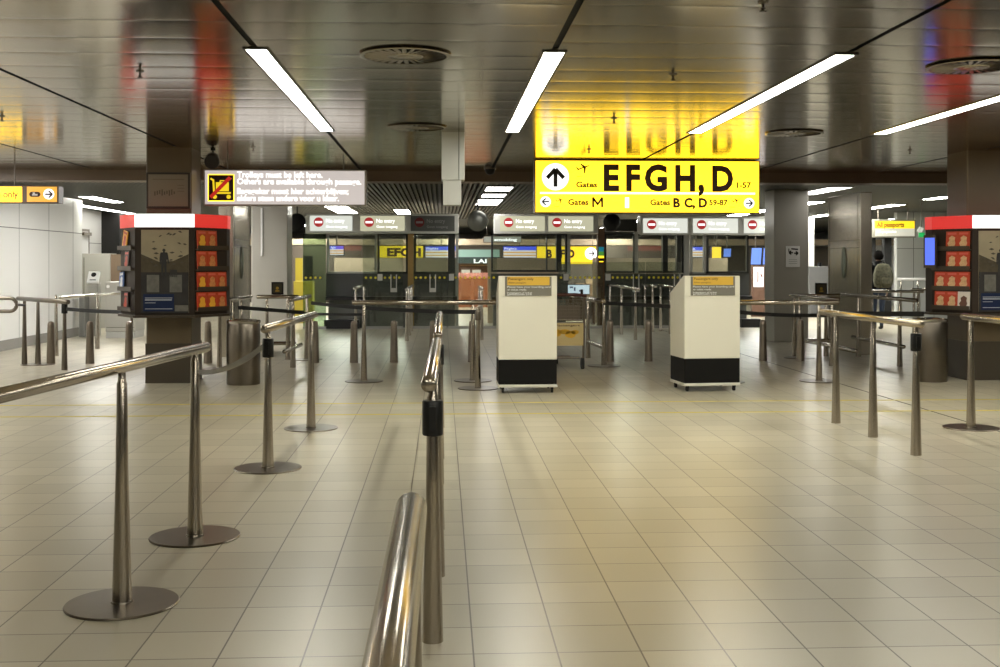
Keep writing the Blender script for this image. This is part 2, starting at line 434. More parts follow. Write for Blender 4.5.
# hanging post
t = thing('hanging_post', 'pale grey square post hanging from the ceiling left of the gate sign', 'hanging post', (0.115, 12.0, CEIL))
bevel(MB().box(-.005, .235, 11.88, 12.12, 2.28, CEIL + .01).build('collar', mat('post_grey', (0.42, 0.42, 0.39), 0.45), t, smooth=0), .006)
bevel(MB().box(.01, .20, 11.895, 12.1, 2.02, 2.285).build('housing', MATS['post_grey'], t, smooth=0), .006)
MB().box(.172, .178, 11.876, 11.88, 2.285, CEIL).build('seam', DARKG, t, smooth=0)
# black spotlight/camera by the left column and dome camera
x, y = xd(213, 13.6)
t = thing('ceiling_spotlight', 'black ceiling spotlight beside the top of the left brown column', 'spotlight', (x, y, CEIL))
MB().lathe(x, y, [(.03, CEIL), (.03, CEIL - .02), (.01, CEIL - .025), (.01, CEIL - .06)], 12).build('stem', BLACK, t)
MB().sweep([(x - .01, y + .07, 2.67), (x - .01, y + .03, 2.67), (x, y - .07, 2.62), (x, y - .09, 2.61)], [.04, .075, .09, .085], 20).build('head', BLACK, t)
x, y = xd(490, 16.3)
t = thing('dome_camera', 'black dome camera under the ceiling right of the hanging post', 'camera', (x, y, CEIL))
MB().lathe(x, y, [(.085, CEIL), (.085, CEIL - .02)], 20).build('mount', STEELD, t)
MB().lathe(x, y, [(.075, CEIL - .02), (.072, CEIL - .05), (.05, CEIL - .085), (.015, CEIL - .1)], 20).build('dome', BLACK, t)

# ================================================================== SIGNS
def arrow(mb, x, y, z, r, ang, wd):
    d = Vector((math.cos(ang), 0, math.sin(ang))); p = Vector((-d.z, 0, d.x)); c = Vector((x, y, z))
    def bar(a, b, w_):
        a, b = Vector(a), Vector(b); q = (b - a).normalized(); nn = Vector((-q.z, 0, q.x)) * w_
        mb.poly([a - nn, b - nn, b + nn, a + nn])
    tip = c + d * r * .62
    bar(c - d * r * .72, tip - d * wd, wd)
    for s_ in (1, -1): bar(tip + d * wd * .4, tip - d * r * .66 + p * s_ * r * .66, wd)
def zbar(mb, pts, wd, yq):
    for a, b in zip(pts, pts[1:]):
        a = Vector((a[0], yq, a[1])); b = Vector((b[0], yq, b[1])); d = (b - a).normalized(); nn = Vector((-d.z, 0, d.x)) * wd
        mb.poly([a - nn - d * wd * .5, b - nn + d * wd * .5, b + nn + d * wd * .5, a + nn - d * wd * .5])
def plane_icon(mb, x, y, z, s_):
    c = Vector((x, y, z)); a = math.radians(20)
    R = lambda px, pz: (x + s_ * (px * math.cos(a) - pz * math.sin(a)), y, z + s_ * (px * math.sin(a) + pz * math.cos(a)))
    mb.poly([R(-1, -.07), R(.8, -.07), R(1, .05), R(.8, .12), R(-1, .12)])
    mb.poly([R(-.25, -.9), R(-.05, -.9), R(.4, 0), R(0, 0)]); mb.poly([R(-.1, .1), R(.35, .1), R(-.15, .75), R(-.32, .75)])
    mb.poly([R(-1, .05), R(-.75, .05), R(-.95, .5), R(-1.1, .5)])
def hang_rods(t, xs, y, z0, z1=CEIL):
    for x in xs: MB().tube((x, y, z0), (x, y, z1), .008, n=8).build('hanger', STEELD, t)

# gate sign
YS = 14.85
X = lambda u: onY(u, 200, YS)[0]
Z = lambda v, u=647: onY(u, v, YS)[1]
t = thing('gate_sign', 'big lit yellow hanging sign for gates E F G H and D', 'sign', (X(647), YS + .1, Z(213)))
bevel(MB().box(X(534.5), X(760), YS, YS + .22, Z(213.3), Z(160)).build('housing', mat('sign_case', (0.20, 0.12, 0.02), 0.4), t, smooth=0), .008)
MB().box(X(535.7), X(758.8), YS - .004, YS, Z(212.2), Z(161.2)).build('face', SIGNY, t, smooth=0)
yt = YS - .006
mb = MB().disc(X(555.4), yt + .001, Z(177.2), 14.2 * .01246).disc(X(545.5), yt + .001, Z(202), 5.6 * .01246).disc(X(749), yt + .001, Z(203), 5.6 * .01246)
mb.box(X(540), X(755), yt, yt + .001, Z(194.2), Z(192.4)).box(X(625), X(629), yt, yt + .001, Z(208), Z(197.5))
mb.build('white_markings', SIGNW, t, smooth=0)
yt -= .006
def word(t, name, m, body, x0, x1, y, zb, h, bold=0.0):
    mb = MB(); add_text(mb, body, x0, x1, y, zb, h, bold); return mb.build(name, m, t, smooth=0)
for ax_, az_, ar_, an_, aw_ in ((555.4, 178, .165, PI / 2, .026), (545.5, 202, .065, PI, .009), (749, 203, .065, 0, .009)):
    mb = MB(); arrow(mb, X(ax_), yt, Z(az_), ar_, an_, aw_); mb.build('arrow', INK, t, smooth=0)
for body, u0, u1, vb, h, bo in (('E', 603.5, 619, 190, Z(164.5) - Z(190), .04), ('F', 626, 640, 190, Z(164.5) - Z(190), .04), ('G', 644.5, 667, 190, Z(164.5) - Z(190), .04), ('H', 675, 695, 190.3, Z(164.5) - Z(190), .04), (',', 698, 704, 190, Z(165) - Z(190), .05), ('D', 712, 733, 190.3, Z(165) - Z(190), .04),
        ('B', 673, 680, 207, .12, .05), ('C,', 684, 695, 207, .12, .05), ('D', 698.5, 707, 207, .12, .05)):
    word(t, 'lettering', SIGNTEXT, body, X(u0), X(u1), yt, Z(vb), h, bo)
for body, u0, u1, vb in (('Gates', 576, 597, 187.5), ('1-57', 736.5, 751, 187.5), ('Gates', 568, 588.5, 205), ('Gates', 650, 670, 205), ('59-87', 709, 727.5, 205)):
    word(t, 'small_lettering', SIGNINK2, body, X(u0), X(u1), yt, Z(vb), .074, .035)
mb = MB(); zbar(mb, [(X(593), Z(207)), (X(593), Z(198)), (X(597.5), Z(204.5)), (X(602), Z(198)), (X(602), Z(207))], .0135, yt); mb.build('lettering', SIGNTEXT, t, smooth=0)
for u, v, sz, du, dv, m_ in ((583.5, 168, .085, 3.5, 8.5, SIGNTEXT), (560, 200.5, .05, 3, 6.2, SIGNINK2), (736, 200.5, .05, 3, 6.2, SIGNINK2)):
    mb = MB(); plane_icon(mb, X(u), yt, Z(v), sz); mb.box(X(u - du - 3), X(u - du + 2), yt, yt + .001, Z(v + dv + .5), Z(v + dv)); mb.build('plane_symbol', m_, t, smooth=0)
hang_rods(t, (X(570), X(725)), YS + .1, Z(161))

# trolley sign
YS2 = 14.1
X = lambda u: onY(u, 190, YS2)[0]
Z = lambda v: onY(285, v, YS2)[1]
PXM = 14.0 / F_PX
t = thing('trolley_sign', 'lit white hanging sign about leaving trolleys with a crossed-out cart', 'sign', (X(285), YS2 + .1, Z(206)))
bevel(MB().box(X(203.5), X(366), YS2, YS2 + .2, Z(205.5), Z(169.5)).build('housing', mat('sign_case_grey', (0.35, 0.32, 0.28), 0.4), t, smooth=0), .006)
MB().box(X(205), X(364.5), YS2 - .004, YS2, Z(204.3), Z(170.8)).build('face', mat('sign_face_warm', (0.80, 0.72, 0.68), 0.4, emit=0.68), t, smooth=0)
yt = YS2 - .006
MB().box(X(208), X(234.3), yt, yt + .002, Z(201.5), Z(174.5)).build('pictogram_border', SIGNY, t, smooth=0)
mb = MB().box(X(208.8), X(233.5), yt - .002, yt, Z(200.7), Z(175.3)); mb.build('pictogram_ground', mat('pictogram_dark', (0.04, 0.012, 0.005), 0.5), t, smooth=0)
mb = MB(); q = yt - .004
zbar(mb, [(X(211), Z(179)), (X(213.5), Z(180.5)), (X(214.2), Z(193.2)), (X(230.5), Z(193.2))], .011, q)
mb.box(X(216), X(229), q, q + .001, Z(191.5), Z(182.5)); zbar(mb, [(X(220), Z(182.5)), (X(220.5), Z(181)), (X(224.5), Z(181)), (X(225), Z(182.5))], .006, q)
mb.disc(X(215), q + .001, Z(197), .026, .001, 16).disc(X(228.8), q + .001, Z(197), .026, .001, 16)
mb.build('cart_pictogram', mat('pictogram_yellow', (1, .72, .02), .5, emit=.9), t, smooth=0)
mb = MB(); zbar(mb, [(X(211.2), Z(197)), (X(229.8), Z(178.2))], .022, q - .002); mb.build('red_slash', mat('pictogram_red', (.75, .03, .02), .5, emit=.6), t, smooth=0)
for s_, v, u1, h in (('Trolleys must be left here.', 177.6, 322.5, .072), ('Others are available through passage.', 184.3, 361.3, .072), ('Bagagekar moet hier achterblijven;', 194.0, 348.5, .072), ('elders staan andere voor u klaar.', 201.0, 339, .072)):
    word(t, 'lettering', SIGNW, s_, X(237.2), X(u1), yt - .002, Z(v), h, 0.02)
hang_rods(t, (X(226), X(343)), YS2 + .1, Z(171))

# left yellow sign pair
YS3 = 15.5
X = lambda u: onY(u, 194, YS3)[0]
Z = lambda v: onY(20, v, YS3)[1]
t = thing('passengers_sign', 'lit yellow hanging sign ending in the word only, beside an orange arrow panel', 'sign', (X(0), YS3 + .1, Z(202)))
bevel(MB().box(X(-62), X(58.5), YS3, YS3 + .2, Z(203), Z(185.5)).build('housing', mat('sign_case_brown', (0.10, 0.05, 0.03), 0.4), t, smooth=0), .006)
MB().box(X(-60), X(22), YS3 - .004, YS3, Z(202), Z(186.8)).build('face', SIGNY, t, smooth=0)
MB().box(X(27), X(57), YS3 - .004, YS3, Z(201.8), Z(186.6)).build('arrow_panel', SIGNO, t, smooth=0)
yt = YS3 - .006
MB().disc(X(49), yt, Z(194), .07, .002).build('arrow_disc', SIGNW, t, smooth=0)
mb = MB(); add_text(mb, 'Passengers only', X(-37), X(18.5), yt, Z(197.5), .09, .03)
arrow(mb, X(49), yt - .004, Z(194.2), .07, 0, .011)
n = 12; rr = .034; xa, xb = X(32), X(38)
mb.prism([(xa + rr * math.cos(PI / 2 + PI * j / n), Z(194.3) + rr * math.sin(PI / 2 + PI * j / n)) for j in range(n + 1)] + [(xb + rr * math.cos(-PI / 2 + PI * j / n), Z(194.3) + rr * math.sin(-PI / 2 + PI * j / n)) for j in range(n + 1)], yt - .002, yt)
mb.build('lettering', SIGNTEXT, t, smooth=0)
mb = MB().box(X(32.3), X(37.8), yt - .005, yt - .004, Z(195.6), Z(194)).box(X(33), X(35.2), yt - .005, yt - .004, Z(194), Z(192.4)); mb.build('pictogram', WHITE, t, smooth=0)
hang_rods(t, (X(12), X(-50)), YS3 + .1, Z(187))

# ================================================================== RAILS
RZ = 0.965
def rail(label, a, b, posts, z=RZ, r=.029, low=None, mrail=STEEL, mpost=STEEL, pr=(.040, .021), group='steel handrails marking the queue lanes', name='queue_rail', discm=STEELD):
    """a, b: plan ends of the handrail; posts: (x, y, base disc?, black cassette?)"""
    cx = sum(p[0] for p in posts) / len(posts); cy = sum(p[1] for p in posts) / len(posts)
    t = thing(name, label, 'handrail', (cx, cy, 0), group)
    A, B = Vector((*a, z)), Vector((*b, z)); d = (B - A).normalized()
    pts = [A - d * .012, A - d * .008, A, B, B + d * .008, B + d * .012]
    MB().sweep(pts, [r * .45, r * .8, r, r, r * .8, r * .45], 24).build('handrail', mrail, t, smooth=50)
    for x, y, dsc, cas in posts:
        zb = .009 if dsc else 0
        MB().lathe(x, y, [(pr[0], zb), (pr[1] + (pr[0] - pr[1]) * .25, .55), (pr[1], z - .06), (pr[1] * .8, z - .05), (pr[1] * .7, z - r * .6)], 20).build('post', mpost, t)
        if dsc: MB().lathe(x, y, [(.228, 0), (.23, .004), (.226, .009), (pr[0] + .006, .010), (pr[0] + .004, .016), (pr[0], .018)], 48).build('base_disc', discm, t)
        if cas:
            MB().lathe(x, y, [(.036, z - .20), (.039, z - .195), (.039, z - .075), (.036, z - .07)], 20).box(x - .012, x + .012, y - .043, y - .036, z - .18, z - .09).build('belt_cassette', BLACK, t)
    if low:
        la, lb, lz = low
        LA, LB = Vector((*la, lz)), Vector((*lb, lz)); d = (LB - LA).normalized()
        MB().sweep([LA - d * .02, LA - d * .012, LA, LB, LB + d * .012, LB + d * .02], [.012, .024, .028, .028, .024, .012], 16).build('lower_rail', mrail, t)
    return t
P = lambda u, v, d=False, c=False: (*fl(u, v), d, c)
# front left
ra, rb = fl(0, 395.5, .972), fl(206, 347, .972)
ax, ay = fl(122, 604); bx, by = fl(195, 537)
rd = Vector((rb[0] - ra[0], rb[1] - ra[1])).normalized()
rail('nearest left handrail on two posts with round floor plates, running out of the left edge', (ra[0] - rd.x * .5, ra[1] - rd.y * .5), rb, [(ax, ay, True, False), (bx, by, True, False)], z=.972, r=.027)
p3, p4 = fl(268, 468.5), fl(311, 428.5)
d34 = Vector((p4[0] - p3[0], p4[1] - p3[1])).normalized()
rail('short handrail with black belt cassette and two floor plates, behind the nearest left handrail', (p3[0] - d34.x * .12, p3[1] - d34.y * .12), (p4[0] + d34.x * .22, p4[1] + d34.y * .22), [(*p3, True, True), (*p4, True, False)])
# centre row
rail('very near handrail at the bottom middle, its closed end pointing away', (-.062, .62), (-.056, 2.09), [(-.057, 1.93, False, False), (-.061, .8, False, False)], z=.960, r=.029)
rail('middle handrail with a black cassette under its near end', (-.048, 4.15), (-.030, 6.4), [(-.035, 4.26, False, True), (-.026, 5.15, False, False), (-.026, 6.05, False, False)], z=.968)
rail('middle handrail behind the one with the black cassette, in the same line', (-.027, 7.1), (-.02, 10.1), [(-.026, 7.3, False, True), (-.023, 8.25, False, False), (-.02, 9.8, False, False)], z=.962)
# right trio
r3 = [fl(836, 423), fl(873, 437), fl(916, 455)]
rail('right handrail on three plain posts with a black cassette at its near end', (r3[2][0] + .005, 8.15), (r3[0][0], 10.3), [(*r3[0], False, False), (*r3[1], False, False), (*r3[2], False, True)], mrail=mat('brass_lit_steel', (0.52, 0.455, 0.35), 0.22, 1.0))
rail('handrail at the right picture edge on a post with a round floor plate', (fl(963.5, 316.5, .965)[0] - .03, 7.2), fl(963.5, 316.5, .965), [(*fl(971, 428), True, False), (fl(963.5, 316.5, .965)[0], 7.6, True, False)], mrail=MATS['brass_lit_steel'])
# cross rails
YC = 13.72
xa = onY(353, 300, YC)[0]
rail('long cross handrail with floor plates between the left short handrail and the left kiosk', (xa, YC), (1.02, YC), [(onY(364, 300, YC)[0], YC, True, False), (onY(473, 300, YC)[0], YC, True, False)], z=.945)
YC2 = 13.45
rail('long cross handrail with floor plates right of the right white kiosk', (3.20, YC2), (onY(838, 300, YC2)[0], YC2), [(3.37, 13.42, True, False), (onY(819, 300, YC2)[0], YC2, True, False)], z=.945)
# mid left and right double-bar barriers
p1, p2 = fl(293, 367.5), fl(307, 359.5)
dd = Vector((p2[0] - p1[0], p2[1] - p1[1])).normalized()
rail('two-bar barrier on the left running towards the booths', (p1[0] - dd.x * .25, p1[1] - dd.y * .25), (p2[0] + dd.x * .3, p2[1] + dd.y * .3), [(*p1, False, False), (*p2, True, False)], z=.925, low=((p1[0] - .02, 14.9), (p2[0], 16.2), .27))
yb_ = 16.9
xs = [onY(u, 300, yb_)[0] for u in (257.5, 298, 267, 288)]
rail('two-bar barrier in front of the left grey column', (xs[0], yb_), (xs[1], yb_), [(xs[2], yb_, False, False), (xs[3], yb_, False, False)], z=.925, low=((xs[2], yb_), (xs[3] + .1, yb_), .24))
p1, p2 = fl(832, 366), fl(816, 362)
rail('two-bar barrier behind the right cross handrail running towards the booths', (p1[0] + .0, p1[1] - .25), (5.33, p2[1] + 1.1), [(*p1, False, False), (5.34, 16.8, True, False)], z=.925, low=((p1[0] + .02, 14.6), (5.36, 16.9), .27))
yb_ = 17.1
xs = [onY(u, 300, yb_)[0] for u in (792, 839, 794.5, 826)]
rail('two-bar barrier in front of the right grey column', (xs[0], yb_), (xs[1], yb_), [(xs[2], yb_, False, False), (xs[3], yb_, False, False)], z=.925, low=((xs[2], yb_), (xs[3] + .05, yb_), .24), mrail=STEELP)
p1, p2 = fl(856, 356.5), fl(900, 366.5)
rail('two-bar barrier in front of the tall steel housing', (6.32, 17.75), (6.26, 14.75), [(6.32, p1[1], False, False), (6.27, p2[1], False, False)], z=.925, low=((6.33, 17.3), (6.27, 15.2), .28))
# behind the left bin
p1, p2 = fl(232, 376), fl(241, 366)
rail('short handrail behind the left bin', (p1[0] - .07, p1[1] - .1), (p2[0] + .05, p2[1] + .5), [(*p1, False, False), (*p2, False, False)], z=.945)
# left far group
rail('dark handrail on three posts before the white panel wall', fl(18, 298.5, .95), fl(68, 302, .95), [P(24.5, 364.5), P(38, 364.5, True), P(64.5, 370, False, True)], z=.95, mrail=STEELD, mpost=STEELD)
rail('thin pale handrail passing behind the left kiosk', fl(60, 297.5, .95), fl(126, 292.8, .95), [P(56, 356), P(97.5, 349)], z=.95, r=.022, mrail=STEELP, mpost=STEELP)
hp = thing('hairpin_barrier', 'dark bent tube barrier with a rounded end at the left picture edge', 'handrail', (*fl(0, 366), 0), 'steel handrails marking the queue lanes')
hx, hy = fl(10, 366)
pts = []
for k in range(13):
    a = PI / 2 - PI * k / 12; pts.append((hx + .09 * math.cos(a), hy, .845 + .09 * math.sin(a)))
pts = [(hx - .95, hy, .935)] + pts + [(hx - .95, hy, .755)]
MB().sweep(pts, [.026] * len(pts), 14).build('tube', STEELD, hp)
for dx in (-.35, -.88): MB().lathe(hx + dx, hy, [(.035, 0), (.022, .76)], 16).build('post', STEELD, hp)
MB().tube((hx + .09, hy, .845), (fl(24.5, 364.5)[0], fl(24.5, 364.5)[1], .83), .018).build('link', BLACK, hp)
# lane barriers before the booths
def lane(label, u0, v0, u1, v1, bases, z=.95, m=STEELP, r=.026):
    ps = [P(*b) for b in bases]
    x = sum(p[0] for p in ps) / len(ps)
    ys = [p[1] for p in ps]
    return rail(label, (x, min(ys) - .35), (x, max(ys) + .3), [(x, q, False, False) for q in ys], z=z, r=r, mrail=m, mpost=m, pr=(.036, .022), group='handrails of the lanes leading to the booths')
lane('lane handrail ahead of the leftmost no entry sign', 0, 0, 0, 0, [(358, 338), (362, 331)])
lane('lane handrail seen end-on beside the wooden post of the left booth', 0, 0, 0, 0, [(404.5, 341), (409.5, 335.5), (413.5, 331)])
lane('lane handrail left of the left white kiosk', 0, 0, 0, 0, [(482, 340), (479, 335)])
lane('lane handrail between the two white kiosks', 0, 0, 0, 0, [(636, 340), (621, 334.5), (610, 330)])
lane('lane handrail close to the left side of the right white kiosk', 0, 0, 0, 0, [(650.5, 332), (647, 329.5)])
lane('lane handrail hidden mostly behind the right white kiosk', 0, 0, 0, 0, [(672, 334), (659, 331)])
rail('small barrier beside the trolley, its two bars dark against the lit floor', fl(583, 297, .95), fl(604, 299.5, .95), [P(588, 358), P(604, 366, True)], z=.93, low=(fl(588, 358)[:2], fl(604, 366)[:2], .25))
ya = 18.9
xs = [onY(u, 300, ya)[0] for u in (870, 911, 872, 907)]
rail('pale handrail in front of the person with the backpack', (xs[0], ya), (xs[1], ya - .5), [(xs[2], ya, False, False), (xs[3], ya - .45, False, False)], z=.95, r=.024, mrail=STEELP, mpost=STEELP)
ya = 20.0
xs = [onY(u, 300, ya)[0] for u in (912, 935, 914, 919)]
rail('pale handrail half hidden behind the right kiosk', (xs[0], ya), (xs[1], ya), [(xs[2], ya, False, False), (xs[3], ya, False, False)], z=.95, r=.024, mrail=STEELP, mpost=STEELP)
ya = 27.5
xs = [onY(u, 300, ya)[0] for u in (898, 930, 901, 918)]
rail('higher white handrail close to the pale rear wall', (xs[0], ya), (xs[1], ya), [(xs[2], ya, False, False), (xs[3], ya, False, False)], z=1.03, r=.035, mrail=WHITE, mpost=STEELP)
# single belt posts
def belt_post(u, v, label, dsc=True, z=.93):
    x, y = fl(u, v)
    t = thing('belt_post', label, 'barrier post', (x, y, 0), 'belt barrier posts')
    MB().lathe(x, y, [(.036, .009), (.024, .5), (.022, z - .05), (.024, z - .02), (.018, z)], 20).build('post', STEEL, t)
    if dsc: MB().lathe(x, y, [(.228, 0), (.23, .004), (.226, .009), (.04, .012), (.037, .02)], 48).build('base_disc', STEELD, t)
    MB().lathe(x, y, [(.03, z - .16), (.033, z - .155), (.033, z - .06), (.03, z - .055)], 16).build('belt_cassette', STEELD, t)
    return t
belt_post(478, 388.5, 'belt barrier post with dark floor plate left of the left white kiosk')
belt_post(219.5, 369, 'belt barrier post between the left kiosk and the left bin')
def belt(label, a, b, sag=.02, h=.024, m=BLACKM, tw=0.0):
    A, B = Vector(a), Vector(b); mb = MB(); N = 12; v = []
    d = (B - A).normalized(); nn = Vector((-d.y, d.x, 0)).normalized() * .0015
    rs = []
    for k in range(N + 1):
        q = k / N; p = A.lerp(B, q); p.z -= sag * 4 * q * (1 - q)
        an = tw * math.sin(PI * q); up = Vector((0, 0, h * math.cos(an))) + nn.normalized() * h * math.sin(an)
        rs.append([p - up - nn, p - up + nn, p + up + nn, p + up - nn])
    mb.rings(rs)
    o = mb.build('barrier_belt', m, loc=(A.x, A.y, A.z - .5 * h), smooth=60)
    return tag(o, label, 'belt', 'black barrier belts')
Q = lambda u, v, D: (*xd(u, D), EYE - (v - 264) * D / F_PX)
belt('black belt from behind the left bin to the left two-bar barrier', Q(238, 307.5, 14.3), Q(304, 312.5, 15.6), .0)
belt('black belt running under the left cross handrail', Q(311, 303, 16.0), Q(478, 312, 13.05), .03)
belt('lower black belt before the dark left booth', Q(291, 312.5, 15.7), Q(363, 314.5, 13.9), .01, .016)
belt('black belt left of the left kiosk', Q(66, 309, 15.0), Q(133, 312, 14.2), .01)
belt('black belt ending at the right bin', Q(829, 313.5, 15.5), Q(924, 314, 13.7), .0, .03)
belt('black belt from the trolley to the right white kiosk', Q(603, 303, 15.4), Q(690, 307.5, 14.3), .0)
belt('black belt under the right cross handrail', Q(738, 312, 14.2), Q(826, 315, 15.4), .02)
belt('loose translucent belt hanging in front of the left bin', Q(265, 345, 7.86), Q(196, 372, 9.0), .06, .02, mat('grey_belt', (0.10, 0.09, 0.075), 0.3), .6)

# ================================================================== BOLLARDS
def bollard(x, y, label):
    t = tag(MB().lathe(x, y, [(.062, 0), (.060, .02), (.046, .54), (.044, .565), (.034, .59), (.012, .60)], 24).build('bollard', STEELB, loc=(x, y, 0)), label, 'bollard', 'short steel bollards in a row')
    return t
BY = 16.35
b0 = None
for u, lb in ((51, 'steel bollard first from the left edge, under the dark left handrail'), (90, 'steel bollard in front of the gate machines'), (129, 'steel bollard just left of the left brown column'), (208, 'steel bollard just right of the left brown column'),
              (315, 'steel bollard beside the short left handrail'), (354, 'steel bollard left of the cross handrail post'), (394, 'steel bollard right of the cross handrail post'), (433, 'steel bollard hidden behind the middle handrail'), (472, 'steel bollard behind the two post plates'),
              (610, 'steel bollard beside the trolley barrier'), (648.5, 'steel bollard left of the right white kiosk'), (763, 'steel bollard right of the right white kiosk'), (800.5, 'steel bollard before the right grey column')):
    x = onY(u, 340, BY)[0]
    if b0 is None: b0 = bollard(x, BY, lb)
    else:
        o = b0.copy(); COL.objects.link(o); o.location = (x, BY, 0); o['label'] = lb

# ================================================================== BINS
def bin_(x, y, label):
    t = thing('litter_bin', label, 'bin', (x, y, 0), 'round steel litter bins')
    MB().lathe(x, y, [(.188, 0), (.194, .01), (.194, .70), (.190, .71)], 40).build('body', STEELD, t)
    MB().lathe(x, y, [(.190, .711), (.197, .715), (.197, .74), (.188, .752), (.16, .755), (.155, .735), (.15, .70)], 40).build('rim', STEELP, t)
    MB().lathe(x, y, [(.12, .70), (.12, .748), (.10, .762), (.03, .765)], 30).build('ashtray', STEEL, t)
    return t
bn = bin_(*fl(243.5, 384), 'round brown steel bin beside the left brown column')
x, y = fl(930.5, 381); dup(bn, (x, y, 0), 'round brown steel bin left of the right brown column')

# ================================================================== WHITE LECTERN KIOSKS
WB = mat('kiosk_edge', (0.62, 0.60, 0.52), 0.4)
def desk_kiosk(xl, xr, yf, label):
    t = thing('desk_kiosk', label, 'kiosk', ((xl + xr) / 2, yf + .3, 0), 'white wheeled notice desks')
    dp = .52
    mb = MB()
    n = len(mb.v)
    side = [(yf, .366), (yf, 1.275), (yf + .05, 1.275), (yf + dp, 1.08), (yf + dp, .366)]
    mb.v += [(xl, a, b) for a, b in side] + [(xr, a, b) for a, b in side]
    k = len(side)
    mb.face([n + j for j in range(k)]); mb.face([n + k + j for j in reversed(range(k))])
    for j in range(k): mb.face([n + j, n + k + j, n + k + (j + 1) % k, n + (j + 1) % k])
    import_fix = mb.build('body', CREAM, t, smooth=0); bevel(import_fix, .006)
    bevel(MB().box(xl + .002, xr - .002, yf + .002, yf + dp - .002, .095, .365).build('black_base', mat('base_black', (0.006, 0.0055, 0.005), 0.6, spec=.15), t, smooth=0), .004)
    bevel(MB().box(xl - .004, xr + .004, yf - .004, yf + dp + .004, .065, .095).build('bottom_edge', WB, t, smooth=0), .004)
    for sx in (xl + .05, xr - .05):
        for sy in (yf + .05, yf + dp - .05):
            c = MB(); c.tube((sx - .012, sy + .01, .027), (sx + .012, sy + .01, .027), .026, n=14).box(sx - .016, sx + .016, sy - .01, sy + .016, .04, .066); c.build('caster', RUBBER, t)
    wd = xr - xl
    pl = MB().box(xl + wd * .11, xr - wd * .095, yf - .008, yf - .001, 1.275 - .215, 1.27).build('notice', mat('notice_grey', (0.16, 0.15, 0.12), 0.5), t, smooth=0)
    x0, x1 = xl + wd * .15, xr - wd * .13
    MB().box(x0, x1, yf - .011, yf - .008, 1.175, 1.268).build('yellow_band', mat('notice_yellow', (0.62, 0.38, 0.04), 0.5), pl, smooth=0)
    mb = MB(); add_text(mb, 'Passengers only', x0 + .01, x0 + .285, yf - .0125, 1.232, .026, .01); add_text(mb, 'Alleen passagiers', x0 + .01, x0 + .2, yf - .0125, 1.195, .018)
    mb.build('dark_lettering', SIGNTEXT, pl, smooth=0)
    mb = MB()
    for s_, z, ww in (('Please have your boarding card', 1.148, .47), ('or ticket ready.', 1.118, .21), ('Instapkaart of ticket', 1.096 - .012, .27), ('gereedhouden a.u.b.', 1.067, .27)):
        add_text(mb, s_, x0, x0 + ww, yf - .010, z, .019)
    mb.build('white_lettering', WHITE, pl, smooth=0)
    return t
kf = 12.36
xl, xr = onY(498.5, 330, kf)[0], onY(557, 330, kf)[0]
k1 = desk_kiosk(xl, xr, kf, 'white and black wheeled notice desk directly in front of the trolley')
xl2 = onY(684, 330, kf + .02)[0]
dup(k1, (xl2 + (xr - xl) / 2 - .025, kf + .36, 0), 'white and black wheeled notice desk showing its slanted left side', rz=.10)

